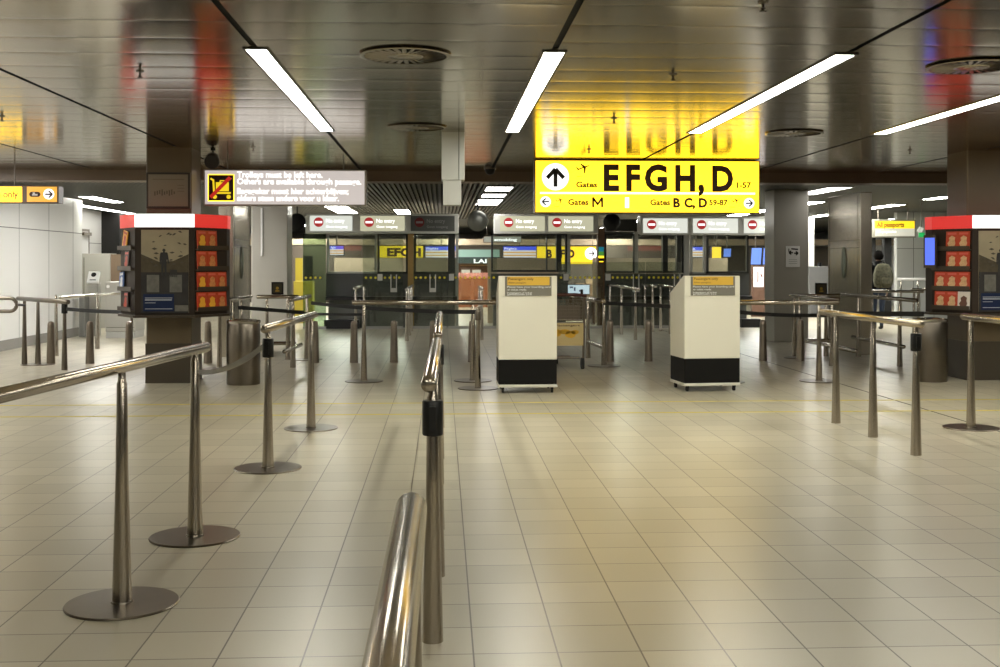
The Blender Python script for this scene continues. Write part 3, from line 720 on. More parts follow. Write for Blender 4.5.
# ================================================================== LEAFLET KIOSKS
RED = mat('kiosk_red_lit', (0.80, 0.035, 0.03), 0.35, emit=0.75)
KD = mat('kiosk_dark', (0.028, 0.019, 0.013), 0.6, spec=.25)
KB = mat('kiosk_steel_dark', (0.07, 0.055, 0.04), 0.4, 0.6)
def leaflet_kiosk(cx, cy, label):
    t = thing('leaflet_kiosk', label, 'kiosk', (cx, cy, 0.8), 'leaflet kiosks around the brown columns')
    hw, dx, yf, ys = .34, .285, -.55, -.10           # front half width, side run, front and side corner depth
    def ring(z, o=0.0, cur=0.0):
        pts = []
        for k in range(9):                          # front, slightly bowed
            q = -1 + k / 4; pts.append((q * (hw + o * .4), yf - o - cur * (1 - q * q)))
        pts += [(hw + dx + o, ys), (hw + dx + o, -ys), (hw, -yf + o), (-hw, -yf + o), (-hw - dx - o, -ys), (-hw - dx - o, ys)]
        return [(cx + a, cy + b, z) for a, b in pts]
    # body, leaving the column free inside
    def shell(z0, z1, o0, o1, cur, inner):
        mb = MB(); R0, R1 = ring(z0, o0, cur), ring(z1, o1, cur)
        I0 = [(cx + (p[0] - cx) * inner, cy + (p[1] - cy) * inner, z0) for p in R0]; I1 = [(p[0], p[1], z1) for p in I0]
        mb.rings([I0, R0, R1, I1], False, False)
        n = len(R0); 
        for j in range(n): mb.face([3 * n + j, 3 * n + (j + 1) % n, (j + 1) % n, j])
        return mb
    shell(.80, 1.83, 0, 0, .0, .86).build('body', KD, t, smooth=20)
    shell(.785, .815, .035, .035, .02, .80).build('bottom_tray', KB, t, smooth=20)
    h = shell(1.83, 1.985, .008, .01, .03, .84); 
    # colour of the header: white front, red sides
    hd = h.build('header', [RED, mat('header_white_lit', (0.95, 1.0, 0.95), 0.4, emit=1.15)], t, smooth=30)
    for p in hd.data.polygons:
        if p.center.y < -.5 and abs(p.normal.z) < .5 and abs(p.normal.y) > .8: p.material_index = 1
    # front poster
    yp = cy + yf - .006
    po = MB().box(cx - .265, cx + .275, yp - .006, yp + .006, .84, 1.80).build('poster', mat('poster_sky', (0.32, 0.27, 0.185), 0.6, spec=.15, noise=.25, nscale=4), t, smooth=0)
    q = yp - .008
    mb = MB(); zz = 1.80
    mb.poly([(cx - .265, q, 1.52), (cx - .06, q, 1.43), (cx + .1, q, 1.44), (cx + .275, q, 1.52), (cx + .275, q, 1.30), (cx - .265, q, 1.30)])
    mb.build('ground', mat('poster_ground', (0.075, 0.06, 0.04), .6, spec=.15, noise=.4, nscale=14), po, smooth=0)
    mb = MB(); mb.box(cx - .265, cx + .275, q - .001, q + .006, .84, 1.31); mb.build('lower_field', mat('poster_dark', (0.035, 0.033, 0.032), .6, spec=.15, noise=.4, nscale=9), po, smooth=0)
    MB().box(cx - .24, cx + .11, q - .003, q - .001, .86, 1.06).build('blue_box', mat('poster_blue', (0.01, 0.018, 0.055), .6, spec=.15), po, smooth=0)
    for x0, x1, z0, z1 in ((.12, .27, .86, .93), (-.2, -.06, 1.08, 1.28), (.06, .2, 1.08, 1.28)): MB().box(cx + x0, cx + x1, q - .003, q - .001, z0, z1).build('pale_box', mat('poster_pale', (0.12, 0.115, 0.10), .3, noise=.5, nscale=20), po, smooth=0)
    mb = MB()
    for x0, x1, z, hh in ((-.22, .09, 1.01, .008), (-.22, .085, .985, .013), (-.22, -.1, .955, .006), (-.22, .09, .885, .007)): mb.box(cx + x0, cx + x1, q - .005, q - .003, z, z + hh)
    mb.build('caption_lines', mat('caption_grey', (0.35, 0.37, 0.42), .4), po, smooth=0)
    # walking man silhouette with a case, drifting leaves
    mb = MB(); q2 = q - .003; mx_, mz = cx - .005, 1.29
    def limb(pts, wd):
        for a, b, w0, w1 in zip(pts, pts[1:], wd, wd[1:]):
            a = Vector((mx_ + a[0], q2, mz + a[1])); b = Vector((mx_ + b[0], q2, mz + b[1])); d_ = (b - a).normalized(); nn = Vector((-d_.z, 0, d_.x))
            mb.poly([a - nn * w0, b - nn * w1, b + nn * w1, a + nn * w0])
    mb.disc(mx_, q2 + .001, mz + .275, .018, .001, 14); limb([(0, .27), (0, .24)], [.009, .012]); limb([(0, .25), (0, .12)], [.038, .030])
    limb([(-.032, .24), (-.042, .17), (-.04, .11)], [.011, .009, .007]); limb([(.032, .24), (.045, .17), (.055, .12)], [.011, .009, .007])
    limb([(-.014, .13), (-.018, .06), (-.02, -.02)], [.014, .012, .009]); limb([(.014, .13), (.018, .06), (.022, -.02)], [.014, .012, .009])
    mb.box(mx_ + .07, mx_ + .15, q2, q2 + .001, mz - .035, mz + .05)
    mb.build('figure', INK, po, smooth=0)
    rnd = random.Random(3); mb = MB()
    for k in range(26):
        lx, lz = cx + rnd.uniform(-.24, .25), rnd.uniform(1.52, 1.78) if k < 14 else rnd.uniform(1.38, 1.5)
        s_ = rnd.uniform(.012, .035); a = rnd.uniform(-.5, .5); ca, sa = math.cos(a) * s_, math.sin(a) * s_
        if abs(lx - mx_) < .07 and lz < 1.62: continue
        mb.poly([(lx - ca, q2, lz - sa), (lx, q2, lz - s_ * .35), (lx + ca, q2, lz + sa), (lx - sa * .2, q2, lz + s_ * .45)])
    mb.build('leaves', mat('poster_leaf', (0.05, 0.04, 0.025), .4), po, smooth=0)
    # shelves on the side panels
    for sg in (1, -1):
        a = Vector((cx + sg * hw, cy + yf, 0)); b = Vector((cx + sg * (hw + dx), cy + ys, 0)); d = (b - a); L = d.length; d.normalize()
        n = Vector((d.y * sg, -d.x * sg, 0))
        for z in (.86, 1.095, 1.335, 1.575):
            c = a + d * L / 2 + n * .02; c.z = z
            MB().cbox(c, d * (L / 2 - .01), n * .022, (0, 0, .006)).cbox(c + n * .022 + Vector((0, 0, .02)), d * (L / 2 - .01), n * .003, (0, 0, .026)).build('shelf', KB, t, smooth=0)
    return t
K1 = (-3.20, 13.90); K2 = (6.63, 13.79)
lk = leaflet_kiosk(*K1, 'white fronted red header leaflet kiosk around the left brown column')
lk2 = dup(lk, (*K2, .8), 'white fronted red header leaflet kiosk at the right picture edge')
FR = mat('frame_brown', (0.03, 0.022, 0.015), .4)
t = thing('framed_notice', 'framed brown notice on the left column above the kiosk', 'picture', (-3.22, 13.62, 2.06))
bevel(MB().box(-3.475, -2.965, 13.60, 13.632, 2.06, 2.485).build('frame', FR, t, smooth=0), .006)
MB().box(-3.45, -2.99, 13.597, 13.60, 2.085, 2.46).build('sheet', mat('sheet_tan', (0.20, 0.165, 0.115), .3), t, smooth=0)
mb = MB().box(-3.40, -3.03, 13.595, 13.597, 2.40, 2.406)
for z in (2.33, 2.295, 2.26): mb.box(-3.11, -3.03, 13.595, 13.597, z, z + .005)
for k in range(9): mb.box(-3.38 + k * .028, -3.365 + k * .028, 13.595, 13.597, 2.21 + .01 * (k % 3), 2.26 + .008 * (k % 4))
mb.build('print', mat('sheet_print', (0.09, 0.07, 0.045), .5), t, smooth=0)

# leaflets
def leaflet_proto(name, cov, pic, ttl):
    t = thing(name, 'x', 'leaflet', (0, 0, 0))
    bevel(MB().box(-.07, .07, -.006, .006, 0, .19).build('cover', cov, t, smooth=0), .002)
    MB().raw([(-.035, -.0075, .03), (.03, -.0075, .025), (.045, -.0075, .06), (.035, -.0075, .09), (.04, -.0075, .125), (.0, -.0075, .145), (-.035, -.0075, .12), (-.028, -.0075, .09), (-.05, -.0075, .06)], [list(range(9))]).build('cover_picture', pic, t, smooth=0)
    MB().box(-.052, .052, -.0075, -.006, .155, .178).build('title_strip', ttl, t, smooth=0)
    return t
LR = mat('leaflet_red', (0.46, 0.045, 0.010), .35); LP = mat('leaflet_picture', (0.55, 0.22, 0.07), .4, noise=.5, nscale=60); LT = mat('leaflet_title', (0.62, .10, .07), .4)
LPY = mat('leaflet_yellow', (0.75, .38, .03), .4); LPW = mat('leaflet_pale', (0.60, .38, .20), .4, noise=.5, nscale=50)
protoR = leaflet_proto('leaflet', LR, LP, LT); protoY = leaflet_proto('leaflet', LR, LPY, LT); protoW = leaflet_proto('leaflet', LR, LPW, LT)
protoX = leaflet_proto('leaflet', mat('leaflet_white', (.65, .6, .55), .4), mat('leaflet_brown', (.12, .05, .03), .4), MATS['leaflet_white'])
protoB = leaflet_proto('leaflet', mat('leaflet_blue', (.10, .18, .45), .35), WHITE, WHITE); protoO = leaflet_proto('leaflet', mat('leaflet_amber', (.75, .35, .02), .35), LR, LR)
protoK = leaflet_proto('leaflet', mat('leaflet_dark', (.05, .03, .025), .4), LR, LT)
used = set()
ROWZ = {0: 1.60, 1: 1.36, 2: 1.115, 3: .88}; RN = ['top', 'second', 'third', 'bottom']; ON = ['first', 'second', 'third', 'fourth']
def put_leaflet(proto, K, sg, row, s_along, label, group, tilt=0.0, lift=0.0):
    hw, dx, yf, ys = .34, .285, -.55, -.10
    a = Vector((K[0] + sg * hw, K[1] + yf, 0)); b = Vector((K[0] + sg * (hw + dx), K[1] + ys, 0)); d = (b - a).normalized()
    n = Vector((d.y * sg, -d.x * sg, 0)); p = a + d * s_along + n * .03; p.z = ROWZ[row] - .012 + lift
    first = proto.name not in used
    o = proto if first else dup(proto, p)
    used.add(proto.name)
    o.scale = (1.13, 1, 1.1); o.location = p; ang = math.atan2(d.y, d.x) if sg > 0 else math.atan2(-d.y, -d.x)
    o.rotation_euler = (-.06, tilt, ang); o['label'] = label; o['group'] = group
for row, cols in ((0, 'YR'), (1, 'RR'), (2, 'YRR'), (3, 'YYR')):
    for i, c in enumerate(cols):
        nm = {'Y': 'yellow pictured red leaflet', 'R': 'orange pictured red leaflet'}[c]
        put_leaflet({'Y': protoY, 'R': protoR}[c], K1, 1, row, .095 + .163 * i, f'{nm}, left kiosk, {RN[row]} row, {ON[i]} from poster', 'red leaflets on the left kiosk')
for row, cols in ((0, 'WW'), (1, 'WW'), (2, 'WWW'), (3, 'XWW')):
    for i, c in enumerate(cols):
        nm = {'W': 'pale pictured red leaflet', 'X': 'white leaflet with brown picture'}[c]
        put_leaflet({'W': protoW, 'X': protoX}[c], K2, -1, row, .095 + .155 * i, f'{nm}, right kiosk, {RN[row]} row, {ON[i]} from poster', 'leaflets on the right kiosk')
for row, pr, s_, lb, tl in ((0, protoO, .30, 'amber leaflet leaning in the top row on the shaded side of the left kiosk', .18), (1, protoK, .22, 'dark leaflet in the second row on the shaded side of the left kiosk', 0), (2, protoB, .40, 'blue leaflet in the third row on the shaded side of the left kiosk', -.1), (3, protoK, .25, 'dark leaflet in the bottom row on the shaded side of the left kiosk', 0)):
    put_leaflet(pr, K1, -1, row, s_, lb, 'mixed leaflets on the left kiosk', tl)
# blue lit screen on the right kiosk
x, y = K2[0] - .60, K2[1] - .12
t = thing('screen', 'narrow blue lit screen on the far left edge of the right kiosk', 'screen', (x, y, 1.4))
e = Vector((-.55, .83, 0)).normalized(); nn = Vector((-.83, -.55, 0)).normalized(); c = Vector((x, y, 1.56)) + nn * .10
MB().cbox(c, e * .085, nn * .012, (0, 0, .20)).cbox(c - nn * .055, e * .03, nn * .055, (0, 0, .05)).build('case', KB, t, smooth=0)
MB().cbox(c + nn * .0135, e * .065, nn * .001, (0, 0, .165)).build('display', mat('blue_screen', (.10, .18, .95), .3, emit=1.1), t, smooth=0)

# ================================================================== STEEL HOUSINGS
def steel_housing(xa, xb, ya, yb, top, face, label):
    t = thing('steel_housing', label, 'steel panel', ((xa + xb) / 2, (ya + yb) / 2, 0), 'tall steel door housings')
    bevel(MB().box(xa, xb, ya, yb, 0, top).build('cladding', STEELW, t, smooth=0), .008)
    xf = xa - .003 if face < 0 else xb + .003
    mb = MB()
    for z in (1.78, 1.66): mb.box(min(xf, xf - face * .003), max(xf, xf - face * .003), ya + .05, yb - .05, z, z + .006)
    for yy in (ya + .12, yb - .08): mb.box(min(xf, xf - face * .003), max(xf, xf - face * .003), yy, yy + .006, 0.05, top - .05)
    mb.build('seam', KB, t, smooth=0)
    MB().sweep([(xf - face * .002, ya + .72, 1.50), (xf + face * .012, ya + .72, 1.50)], [.001, .001], 8).build('fixing', STEELD, t)
    mb = MB(); N = 24; yc, zc = ya + .72, 1.43
    rs = [[(xf + face * dx_, yc + .085 * s_ * math.cos(2 * PI * j / N), zc + .22 * s_ * math.sin(2 * PI * j / N)) for j in range(N)] for dx_, s_ in ((0, 1.15), (.012, 1.12), (.012, .9), (.002, .88))]
    mb.rings(rs); mb.build('handle_recess', mat('recess_green', (.30, .34, .29), .25, .6), t)
    return t
steel_housing(6.475, 6.655, 17.35, 18.85, 2.52, -1, 'tall steel door housing with an oval recess right of the right grey column')
steel_housing(-3.37, -3.15, 17.4, 18.9, 2.5, 1, 'tall steel door housing between the left kiosk and the left grey column')

# notice on the right grey column, small sign frames on the barriers
t = thing('paper_notice', 'white paper notice with black arrows on the right grey column', 'notice', (6.42, 20.23, 1.35))
x0, z1 = onY(786.5, 246, 20.2); x1, z0 = onY(800.3, 267, 20.2)
MB().box(x0, x1, 20.225, 20.24, z0, z1).build('sheet', WHITE, t, smooth=0)
mb = MB(); arrow(mb, x0 + .09, 20.222, z1 - .12, .05, PI, .012); arrow(mb, x1 - .07, 20.222, z1 - .13, .05, 0, .012)
zbar(mb, [(x0 + .05, z1 - .05), (x0 + .05, z1 - .10)], .008, 20.222); zbar(mb, [(x0 + .1, z1 - .05), (x1 - .04, z1 - .06)], .012, 20.222)
for k in range(3): mb.box(x0 + .05, x1 - .05, 20.222, 20.2235, z0 + .06 + k * .035, z0 + .064 + k * .035)
mb.build('print', INK, t, smooth=0)
def barrier_sign(u0, u1, v0, v1, Y, label):
    x0, z1 = onY(u0, v0, Y); x1, z0 = onY(u1, v1, Y)
    t = thing('barrier_sign', label, 'sign', ((x0 + x1) / 2, Y, z0), 'small black signs standing on the barriers')
    bevel(MB().box(x0, x1, Y - .012, Y + .012, z0, z1).build('frame', BLACK, t, smooth=0), .004)
    MB().box(x0 + .02, x1 - .02, Y - .014, Y - .012, z0 + .02, z1 - .02).build('panel', mat('dark_olive', (.035, .03, .012), .5), t, smooth=0)
    mb = MB(); c = (x0 + x1) / 2; mb.box(c - .03, c + .03, Y - .016, Y - .014, z0 + .04, z0 + .06).disc(c, Y - .015, z0 + .09, .022, .001, 12)
    mb.build('pictogram', mat('ochre', (.35, .22, .02), .5), t, smooth=0)
    MB().box(c - .06, c + .06, Y - .02, Y + .02, z0 - .02, z0).build('foot', STEELD, t, smooth=0)
barrier_sign(271.5, 283.5, 282, 294.3, 16.9, 'small black sign standing on the barrier before the left grey column')
barrier_sign(815, 827, 283, 294.5, 17.1, 'small black sign standing on the barrier before the right grey column')

# ================================================================== TROLLEY
tx, ty = xd(562, 15.3)
t = thing('luggage_trolley', 'luggage trolley with a yellow advert panel behind the left white kiosk', 'trolley', (tx, ty, 0))
TS = mat('trolley_steel', (.25, .21, .17), .35, .9)
mb = MB()
for s_ in (-.28, .28): mb.sweep([(tx + s_, ty - .05, .10), (tx + s_, ty - .12, .55), (tx + s_, ty - .2, 1.0)], [.016] * 3, 12)
for s_ in (-.26, .26): mb.sweep([(tx + s_, ty - .05, .14), (tx + s_ * .8, ty + .8, .10)], [.016] * 2, 12)
mb.sweep([(tx - .28, ty - .1, .62), (tx + .28, ty - .1, .62)], [.014] * 2, 12); mb.sweep([(tx - .26, ty + .1, .14), (tx + .26, ty + .1, .14)], [.014] * 2, 12); mb.sweep([(tx - .2, ty + .8, .1), (tx + .2, ty + .8, .1)], [.014] * 2, 12)
mb.build('frame', TS, t)
MB().sweep([(tx - .30, ty - .22, .985), (tx - .15, ty - .24, 1.0), (tx + .15, ty - .24, 1.0), (tx + .30, ty - .22, .985)], [.022] * 4, 12).build('handle', mat('handle_dark_red', (.07, .015, .01), .4), t)
MB().tube((tx + .24, ty - .22, 1.0), (tx + .24, ty - .22, 1.07), .018).build('brake_lever', BLACK, t)
mb = MB()
for k in range(7): mb.tube((tx - .26, ty - .13 - .04 * (k / 7), .66 + .045 * k), (tx + .26, ty - .13 - .04 * (k / 7), .66 + .045 * k), .005, n=6)
for k in range(9): mb.tube((tx - .26 + .065 * k, ty - .12, .66), (tx - .26 + .065 * k, ty - .17, .94), .005, n=6)
mb.box(tx - .26, tx + .26, ty - .12, ty + .12, .65, .66); mb.box(tx - .26, tx + .26, ty + .11, ty + .12, .65, .85); mb.build('basket', TS, t)
pl = MB().box(tx - .27, tx + .27, ty - .145, ty - .135, .32, .62).build('advert_panel', mat('advert_cream', (.62, .48, .22), .4), t, smooth=0)
mb = MB()
for cx_, cz, rx, rz in ((-.08, .49, .06, .05), (.02, .505, .07, .035), (.10, .47, .07, .05), (.16, .50, .05, .03), (-.13, .45, .05, .04)):
    mb.prism([(tx + cx_ + rx * math.cos(2 * PI * j / 9) * (1 + .2 * (j % 2)), cz + rz * math.sin(2 * PI * j / 9)) for j in range(9)], ty - .1465, ty - .145)
mb.build('yellow_print', mat('advert_yellow', (.75, .42, .03), .4), pl, smooth=0)
mb = MB(); add_text(mb, 'Passengers', tx - .10, tx + .22, ty - .1475, .578, .024, .01); mb.build('lettering', SIGNTEXT, pl, smooth=0)
for s_ in (-.27, .27):
    MB().tube((tx + s_ - .02, ty - .05, .075), (tx + s_ + .02, ty - .05, .075), .075, n=20).build('wheel', RUBBER, t)
MB().tube((tx - .018, ty + .74, .05), (tx + .018, ty + .74, .05), .05, n=18).build('wheel', RUBBER, t)
MB().box(tx - .05, tx + .05, ty + .70, ty + .78, .085, .11).build('wheel_fork', TS, t, smooth=0)

# ================================================================== BOOTHS
YBt = 25.2
BX = lambda u: onY(u, 264, YBt)[0]
BZ = lambda v, u=500: onY(u, v, YBt)[1]
CNT = mat('counter_grey', (0.075, 0.078, 0.075), .4); CNTL = mat('counter_mid_grey', (0.13, 0.135, 0.125), .4); LEDGE = mat('ledge_black', (.018, .018, .02), .3)
TAN = mat('partition_tan', (.42, .335, .24), .6); WOOD = mat('post_wood', (.45, .28, .10), .45, noise=.15, nscale=10)
def no_entry(t, u0, u1, v0, v1, facem, textm, lit):
    x0, x1 = BX(u0), BX(u1); z0, z1 = BZ(v1), BZ(v0); y = YBt - .2
    sp = MB().box(x0, x1, y - .012, y - .002, z0, z1).build('sign_panel', facem, t, smooth=0)
    cx, cz = x0 + .19, z0 + (z1 - z0) * .58; q = y - .014
    MB().disc(cx, q, cz, .105, .002).build('red_disc', mat('entry_red' if lit else 'entry_red_dark', (.75, .05, .05) if lit else (.16, .012, .012), .5, emit=.45 if lit else 0), sp, smooth=0)
    mb = MB().box(cx - .075, cx + .075, q - .004, q - .002, cz - .022, cz + .022)
    mb.build('white_bar', textm, sp, smooth=0)
    mb = MB(); add_text(mb, 'No entry', cx + .16, cx + .16 + .40, q, cz - .01, .085, .015); add_text(mb, 'Geen toegang', cx + .16, cx + .16 + .46, q, cz - .12, .05, .015)
    mb.build('lettering', textm, sp, smooth=0)
WT = mat('entry_text_white', (1, 1, 1), .5, emit=1.5); WTD = mat('entry_text_grey', (.25, .25, .24), .5)
F1 = mat('entry_face_bright', (.72, .74, .66), .5, emit=.95); F2 = mat('entry_face_cream', (.68, .66, .46), .5, emit=.75); F0 = mat('entry_face_dark', (.09, .095, .085), .4)
F3 = mat('entry_face_white', (.86, .88, .78), .5, emit=.85)
def booth(label, u0, u1, hv0, hv1, signs, windows, counter, posts, plinth=None):
    t = thing('passport_booth', label, 'booth', ((BX(u0) + BX(u1)) / 2, YBt + .6, 0), 'passport booths across the hall')
    y = YBt
    bevel(MB().box(BX(u0), BX(u1), y - .2, y + .25, BZ(hv1), BZ(hv0)).build('header', ALUW, t, smooth=0), .01)
    for sg in signs: no_entry(t, *sg)
    for (a, b, v0, v1, fm) in windows:
        x0, x1, z0, z1 = BX(a), BX(b), BZ(v1), BZ(v0); f = .045
        mb = MB().box(x0, x0 + f, y - .06, y + .04, z0, z1).box(x1 - f, x1, y - .06, y + .04, z0, z1).box(x0, x1, y - .06, y + .04, z0, z0 + f).box(x0, x1, y - .06, y + .04, z1 - f * .7, z1)
        fr = mb.build('window_frame', fm, t, smooth=0)
        MB().box(x0 + f, x1 - f, y - .012, y - .004, z0 + f, z1 - f * .7).build('pane', GLASS, fr, smooth=0)
    a, b = counter
    x0, x1 = BX(a), BX(b)
    MB().box(x0, x1, y, y + .12, BZ(297), BZ(273.6)).build('counter_front', CNT, t, smooth=0)
    bevel(MB().box(x0, x1, y - .28, y + .3, BZ(299.5), BZ(296)).build('ledge', LEDGE, t, smooth=0), .006)
    MB().box(x0 + .05, x1 - .05, y + .02, y + .2, 0, BZ(299.5)).build('base', CNTL, t, smooth=0)
    MB().box(x0, x1, y + 1.9, y + 1.95, .0, onY(500, 258, y + 1.95)[1]).build('back_partition', TAN, t, smooth=0)
    if plinth: MB().box(BX(plinth[0]), BX(plinth[1]), y - .3, y + .02, 0, BZ(319)).build('plinth', LEDGE, t, smooth=0)
    for (a, b, v0, v1, m) in posts: MB().box(BX(a), BX(b), y - .1, y + .06, max(0, BZ(v1)), BZ(v0)).build('post', m, t, smooth=0)
    return t
DK = mat('frame_dark', (.02, .022, .02), .4)
booth('left passport booth with two lit and one dark no entry sign', 306.5, 458.5, 214.5, 234,
      [(311, 353, 216.5, 231.5, F1, WT, True), (361, 405, 216.5, 231.5, F2, WT, True), (411, 454.5, 216.5, 231.5, F0, WTD, False)],
      [(327, 377, 234, 273.6, ALU), (377.5, 408, 234, 273.6, DK), (414, 450, 234, 273.6, DK)], (326, 457),
      [(408, 414, 234, 330, WOOD), (455.5, 458.5, 234, 330, ALU), (449, 455, 234, 273, DK)], (325.5, 360))
booth('middle passport booth with two lit no entry signs', 494, 597, 214.5, 234,
      [(499.5, 544, 216.5, 231.5, F2, WT, True), (547.5, 592, 216.5, 231.5, F2, WT, True)],
      [(491, 567, 234, 272, DK)], (491, 568), [(556, 561, 234, 272, DK), (567, 570, 234, 274, ALU), (546, 547, 234, 272, DK)])
booth('right passport booth with three lit no entry signs', 639, 769, 216, 235,
      [(641.5, 685.5, 218.5, 233, F3, WT, True), (691, 735.5, 218.5, 233, F3, WT, True), (741.5, 769, 218.5, 233, F3, WT, True)],
      [(604, 635, 234, 273, DK), (635, 683, 234, 273, DK), (706, 748, 234, 273.5, DK), (690, 705, 234, 274, ALU)], (604, 749),
      [(634, 637.5, 232, 273, ALU), (683, 688.5, 234, 330, ALU), (597, 604, 228, 330, mat('brown_post', (.13, .07, .035), .5)), (662, 667, 235, 273, DK), (676, 680, 235, 273, DK)], (738, 757))
t = thing('header_duct', 'dark shelf unit hanging over the gap left of the right booth', 'ceiling unit', (BX(617), YBt + .2, 2.2))
MB().box(BX(606), BX(637), YBt, YBt + .5, BZ(231), BZ(219)).build('box', mat('duct_dark', (.025, .027, .022), .5), t, smooth=0)
MB().box(BX(616), BX(617), YBt + .2, YBt + .23, BZ(219), RCEIL).build('hanger', STEELD, t, smooth=0)

# glass gates with a row of yellow dots
DOT = mat('yellow_dot', (.80, .68, .03), .5)
def glass_gate(u0, u1, v0, label, glass=GLASS, handle=None, dots=True, lock=None):
    y = YBt - .42; GX = lambda u: onY(u, 264, y)[0]; GZ = lambda v: onY(500, v, y)[1]
    t = thing('glass_gate', label, 'glass gate', ((GX(u0) + GX(u1)) / 2, y, 0), 'glass gates with yellow dots')
    MB().box(GX(u0), GX(u1), y - .006, y + .006, .06, GZ(v0)).build('pane', glass, t, smooth=0)
    MB().box(GX(u0), GX(u1), y - .012, y + .012, 0, .06).build('bottom_rail', ALU, t, smooth=0)
    if dots:
        mb = MB(); u = u0 + 3
        while u < u1 - 1: mb.disc(GX(u), y - .008, GZ(277.6), .026, .001, 14); u += 4.75
        mb.build('dots', DOT, t, smooth=0)
    if handle:
        mb = MB()
        for hu in (handle, handle + 5.5): mb.tube((GX(hu), y - .05, GZ(274.5)), (GX(hu), y - .05, GZ(290)), .011, n=8)
        mb.box(GX(handle - .5), GX(handle + 6), y - .06, y, GZ(292), GZ(288)); mb.build('pull_handle', ALUW, t, smooth=0)
    if lock: MB().box(GX(lock - 2.5), GX(lock + 2.5), y - .02, y - .007, GZ(280.5), GZ(274)).build('lock_plate', ALUW, t, smooth=0)
    return t
glass_gate(303, 326, 234, 'green tinted glass gate at the left end of the left booth', GLASSG)
glass_gate(363, 403, 234, 'glass gate with a pull handle left of the wooden post', GLASS, 391, True, 380)
glass_gate(413, 447, 236, 'glass gate with a pull handle right of the wooden post', GLASS, 430)
glass_gate(448, 497, 258, 'glass gate across the passage to the shop', GLASS, None, True, 451.5)
glass_gate(558, 603, 262, 'glass gate across the gap under the far yellow arrow sign', GLASS, None, True, 566)
glass_gate(605, 645, 262, 'glass gate with a pull handle before the right booth', GLASS, 633, True, 608)
glass_gate(646, 682, 262, 'glass gate just left of the right white kiosk', GLASS, 674)

# convex mirrors / round speakers hanging near the booths
def round_mirror(u, v, Y, rpx, m, label):
    x, z = onY(u, v, Y); R = rpx * Y / F_PX
    t = thing('convex_mirror', label, 'convex mirror', (x, Y, z), 'round convex mirrors hanging by the booths')
    mb = MB(); rs = []
    for k in range(7):
        a = k / 6 * PI * .42; rs.append([(x + R * math.sin(a) / math.sin(PI * .42) * math.cos(2 * PI * j / 28), Y - R * .5 * (math.cos(a)) + .0, z + R * math.sin(a) / math.sin(PI * .42) * math.sin(2 * PI * j / 28)) for j in range(28)])
    rs[0] = [(x + .004 * math.cos(2 * PI * j / 28), Y - R * .5, z + .004 * math.sin(2 * PI * j / 28)) for j in range(28)]
    mb.rings(rs); mb.build('mirror', m, t, smooth=60)
    MB().sweep([(x, Y + .0, z), (x, Y + .05, z)], [R * 1.02, R * .8], 28).build('backing', BLACK, t)
    MB().tube((x, Y + .03, z), (x, Y + .03, RCEIL), .014, n=8).build('hanger', BLACK, t)
round_mirror(477.5, 221, 23.5, 10.3, mat('mirror_grey', (.20, .205, .18), .4, .6), 'round grey convex mirror hanging over the passage between the booths')
round_mirror(612, 222, 23.8, 8.5, BLACK, 'round black convex mirror back left of the right booth signs')
round_mirror(297, 222, 21.8, 8.5, BLACK, 'round black mirror back half hidden by the left grey column')

# ================================================================== BEYOND THE BOOTHS
def far_sign(u0, u1, v0, v1, Y, label, cat, facem, texts, extra=None, name='hanging_sign', tm=SIGNTEXT):
    X_ = lambda u: onY(u, 264, Y)[0]; Z_ = lambda v: onY((u0 + u1) / 2, v, Y)[1]
    t = thing(name, label, cat, (X_((u0 + u1) / 2), Y + .1, Z_(v1)))
    MB().box(X_(u0 - .5), X_(u1 + .5), Y, Y + .2, Z_(v1 + .5), Z_(v0 - .5)).build('housing', MATS['sign_case_brown'], t, smooth=0)
    MB().box(X_(u0), X_(u1), Y - .006, Y, Z_(v1), Z_(v0)).build('face', facem, t, smooth=0)
    for s_, a, b, vb, hp_ in texts: word(t, 'lettering', tm, s_, X_(a), X_(b), Y - .01, Z_(vb), hp_ * Y / F_PX, .05)
    mb = MB()
    if extra: extra(mb, X_, Z_, Y)
    if mb.v: mb.build('arrow', tm, t, smooth=0)
    for u in (u0 + 3, u1 - 3): MB().tube((X_(u), Y + .1, Z_(v0)), (X_(u), Y + .1, RCEIL), .012, n=6).build('hanger', STEELD, t)
    return t
YW = mat('far_yellow_lit', (1, .72, .02), .5, emit=1.1)
far_sign(377, 423, 246, 257.5, 36, 'far yellow gate sign seen through the left booth window', 'sign', YW, [('EFGH', 387, 421, 256, 8)])
def _disc(mb, X_, Z_, Y): arrow(mb, X_(591.5), Y - .024, Z_(253.5), .12, 0, .016)
s = far_sign(537, 596, 246.5, 264, 35, 'far yellow sign with B F D and a right arrow under the middle booth signs', 'sign', YW, [('B', 546.5, 552, 257.5, 8), ('F', 560, 565, 257.5, 8), ('D', 567.5, 574.5, 257.5, 8)], _disc)
x, z = onY(591, 253.5, 35); MB().disc(x, 34.99, z, .19, .01).build('arrow_disc', SIGNW, s, smooth=0)
BLUE = mat('screen_blue_lit', (.06, .10, .75), .4, emit=1.2); SW = mat('screen_white_lit', (.8, .78, .85), .4, emit=.9); SO = mat('screen_orange_lit', (.85, .5, .15), .4, emit=.8)
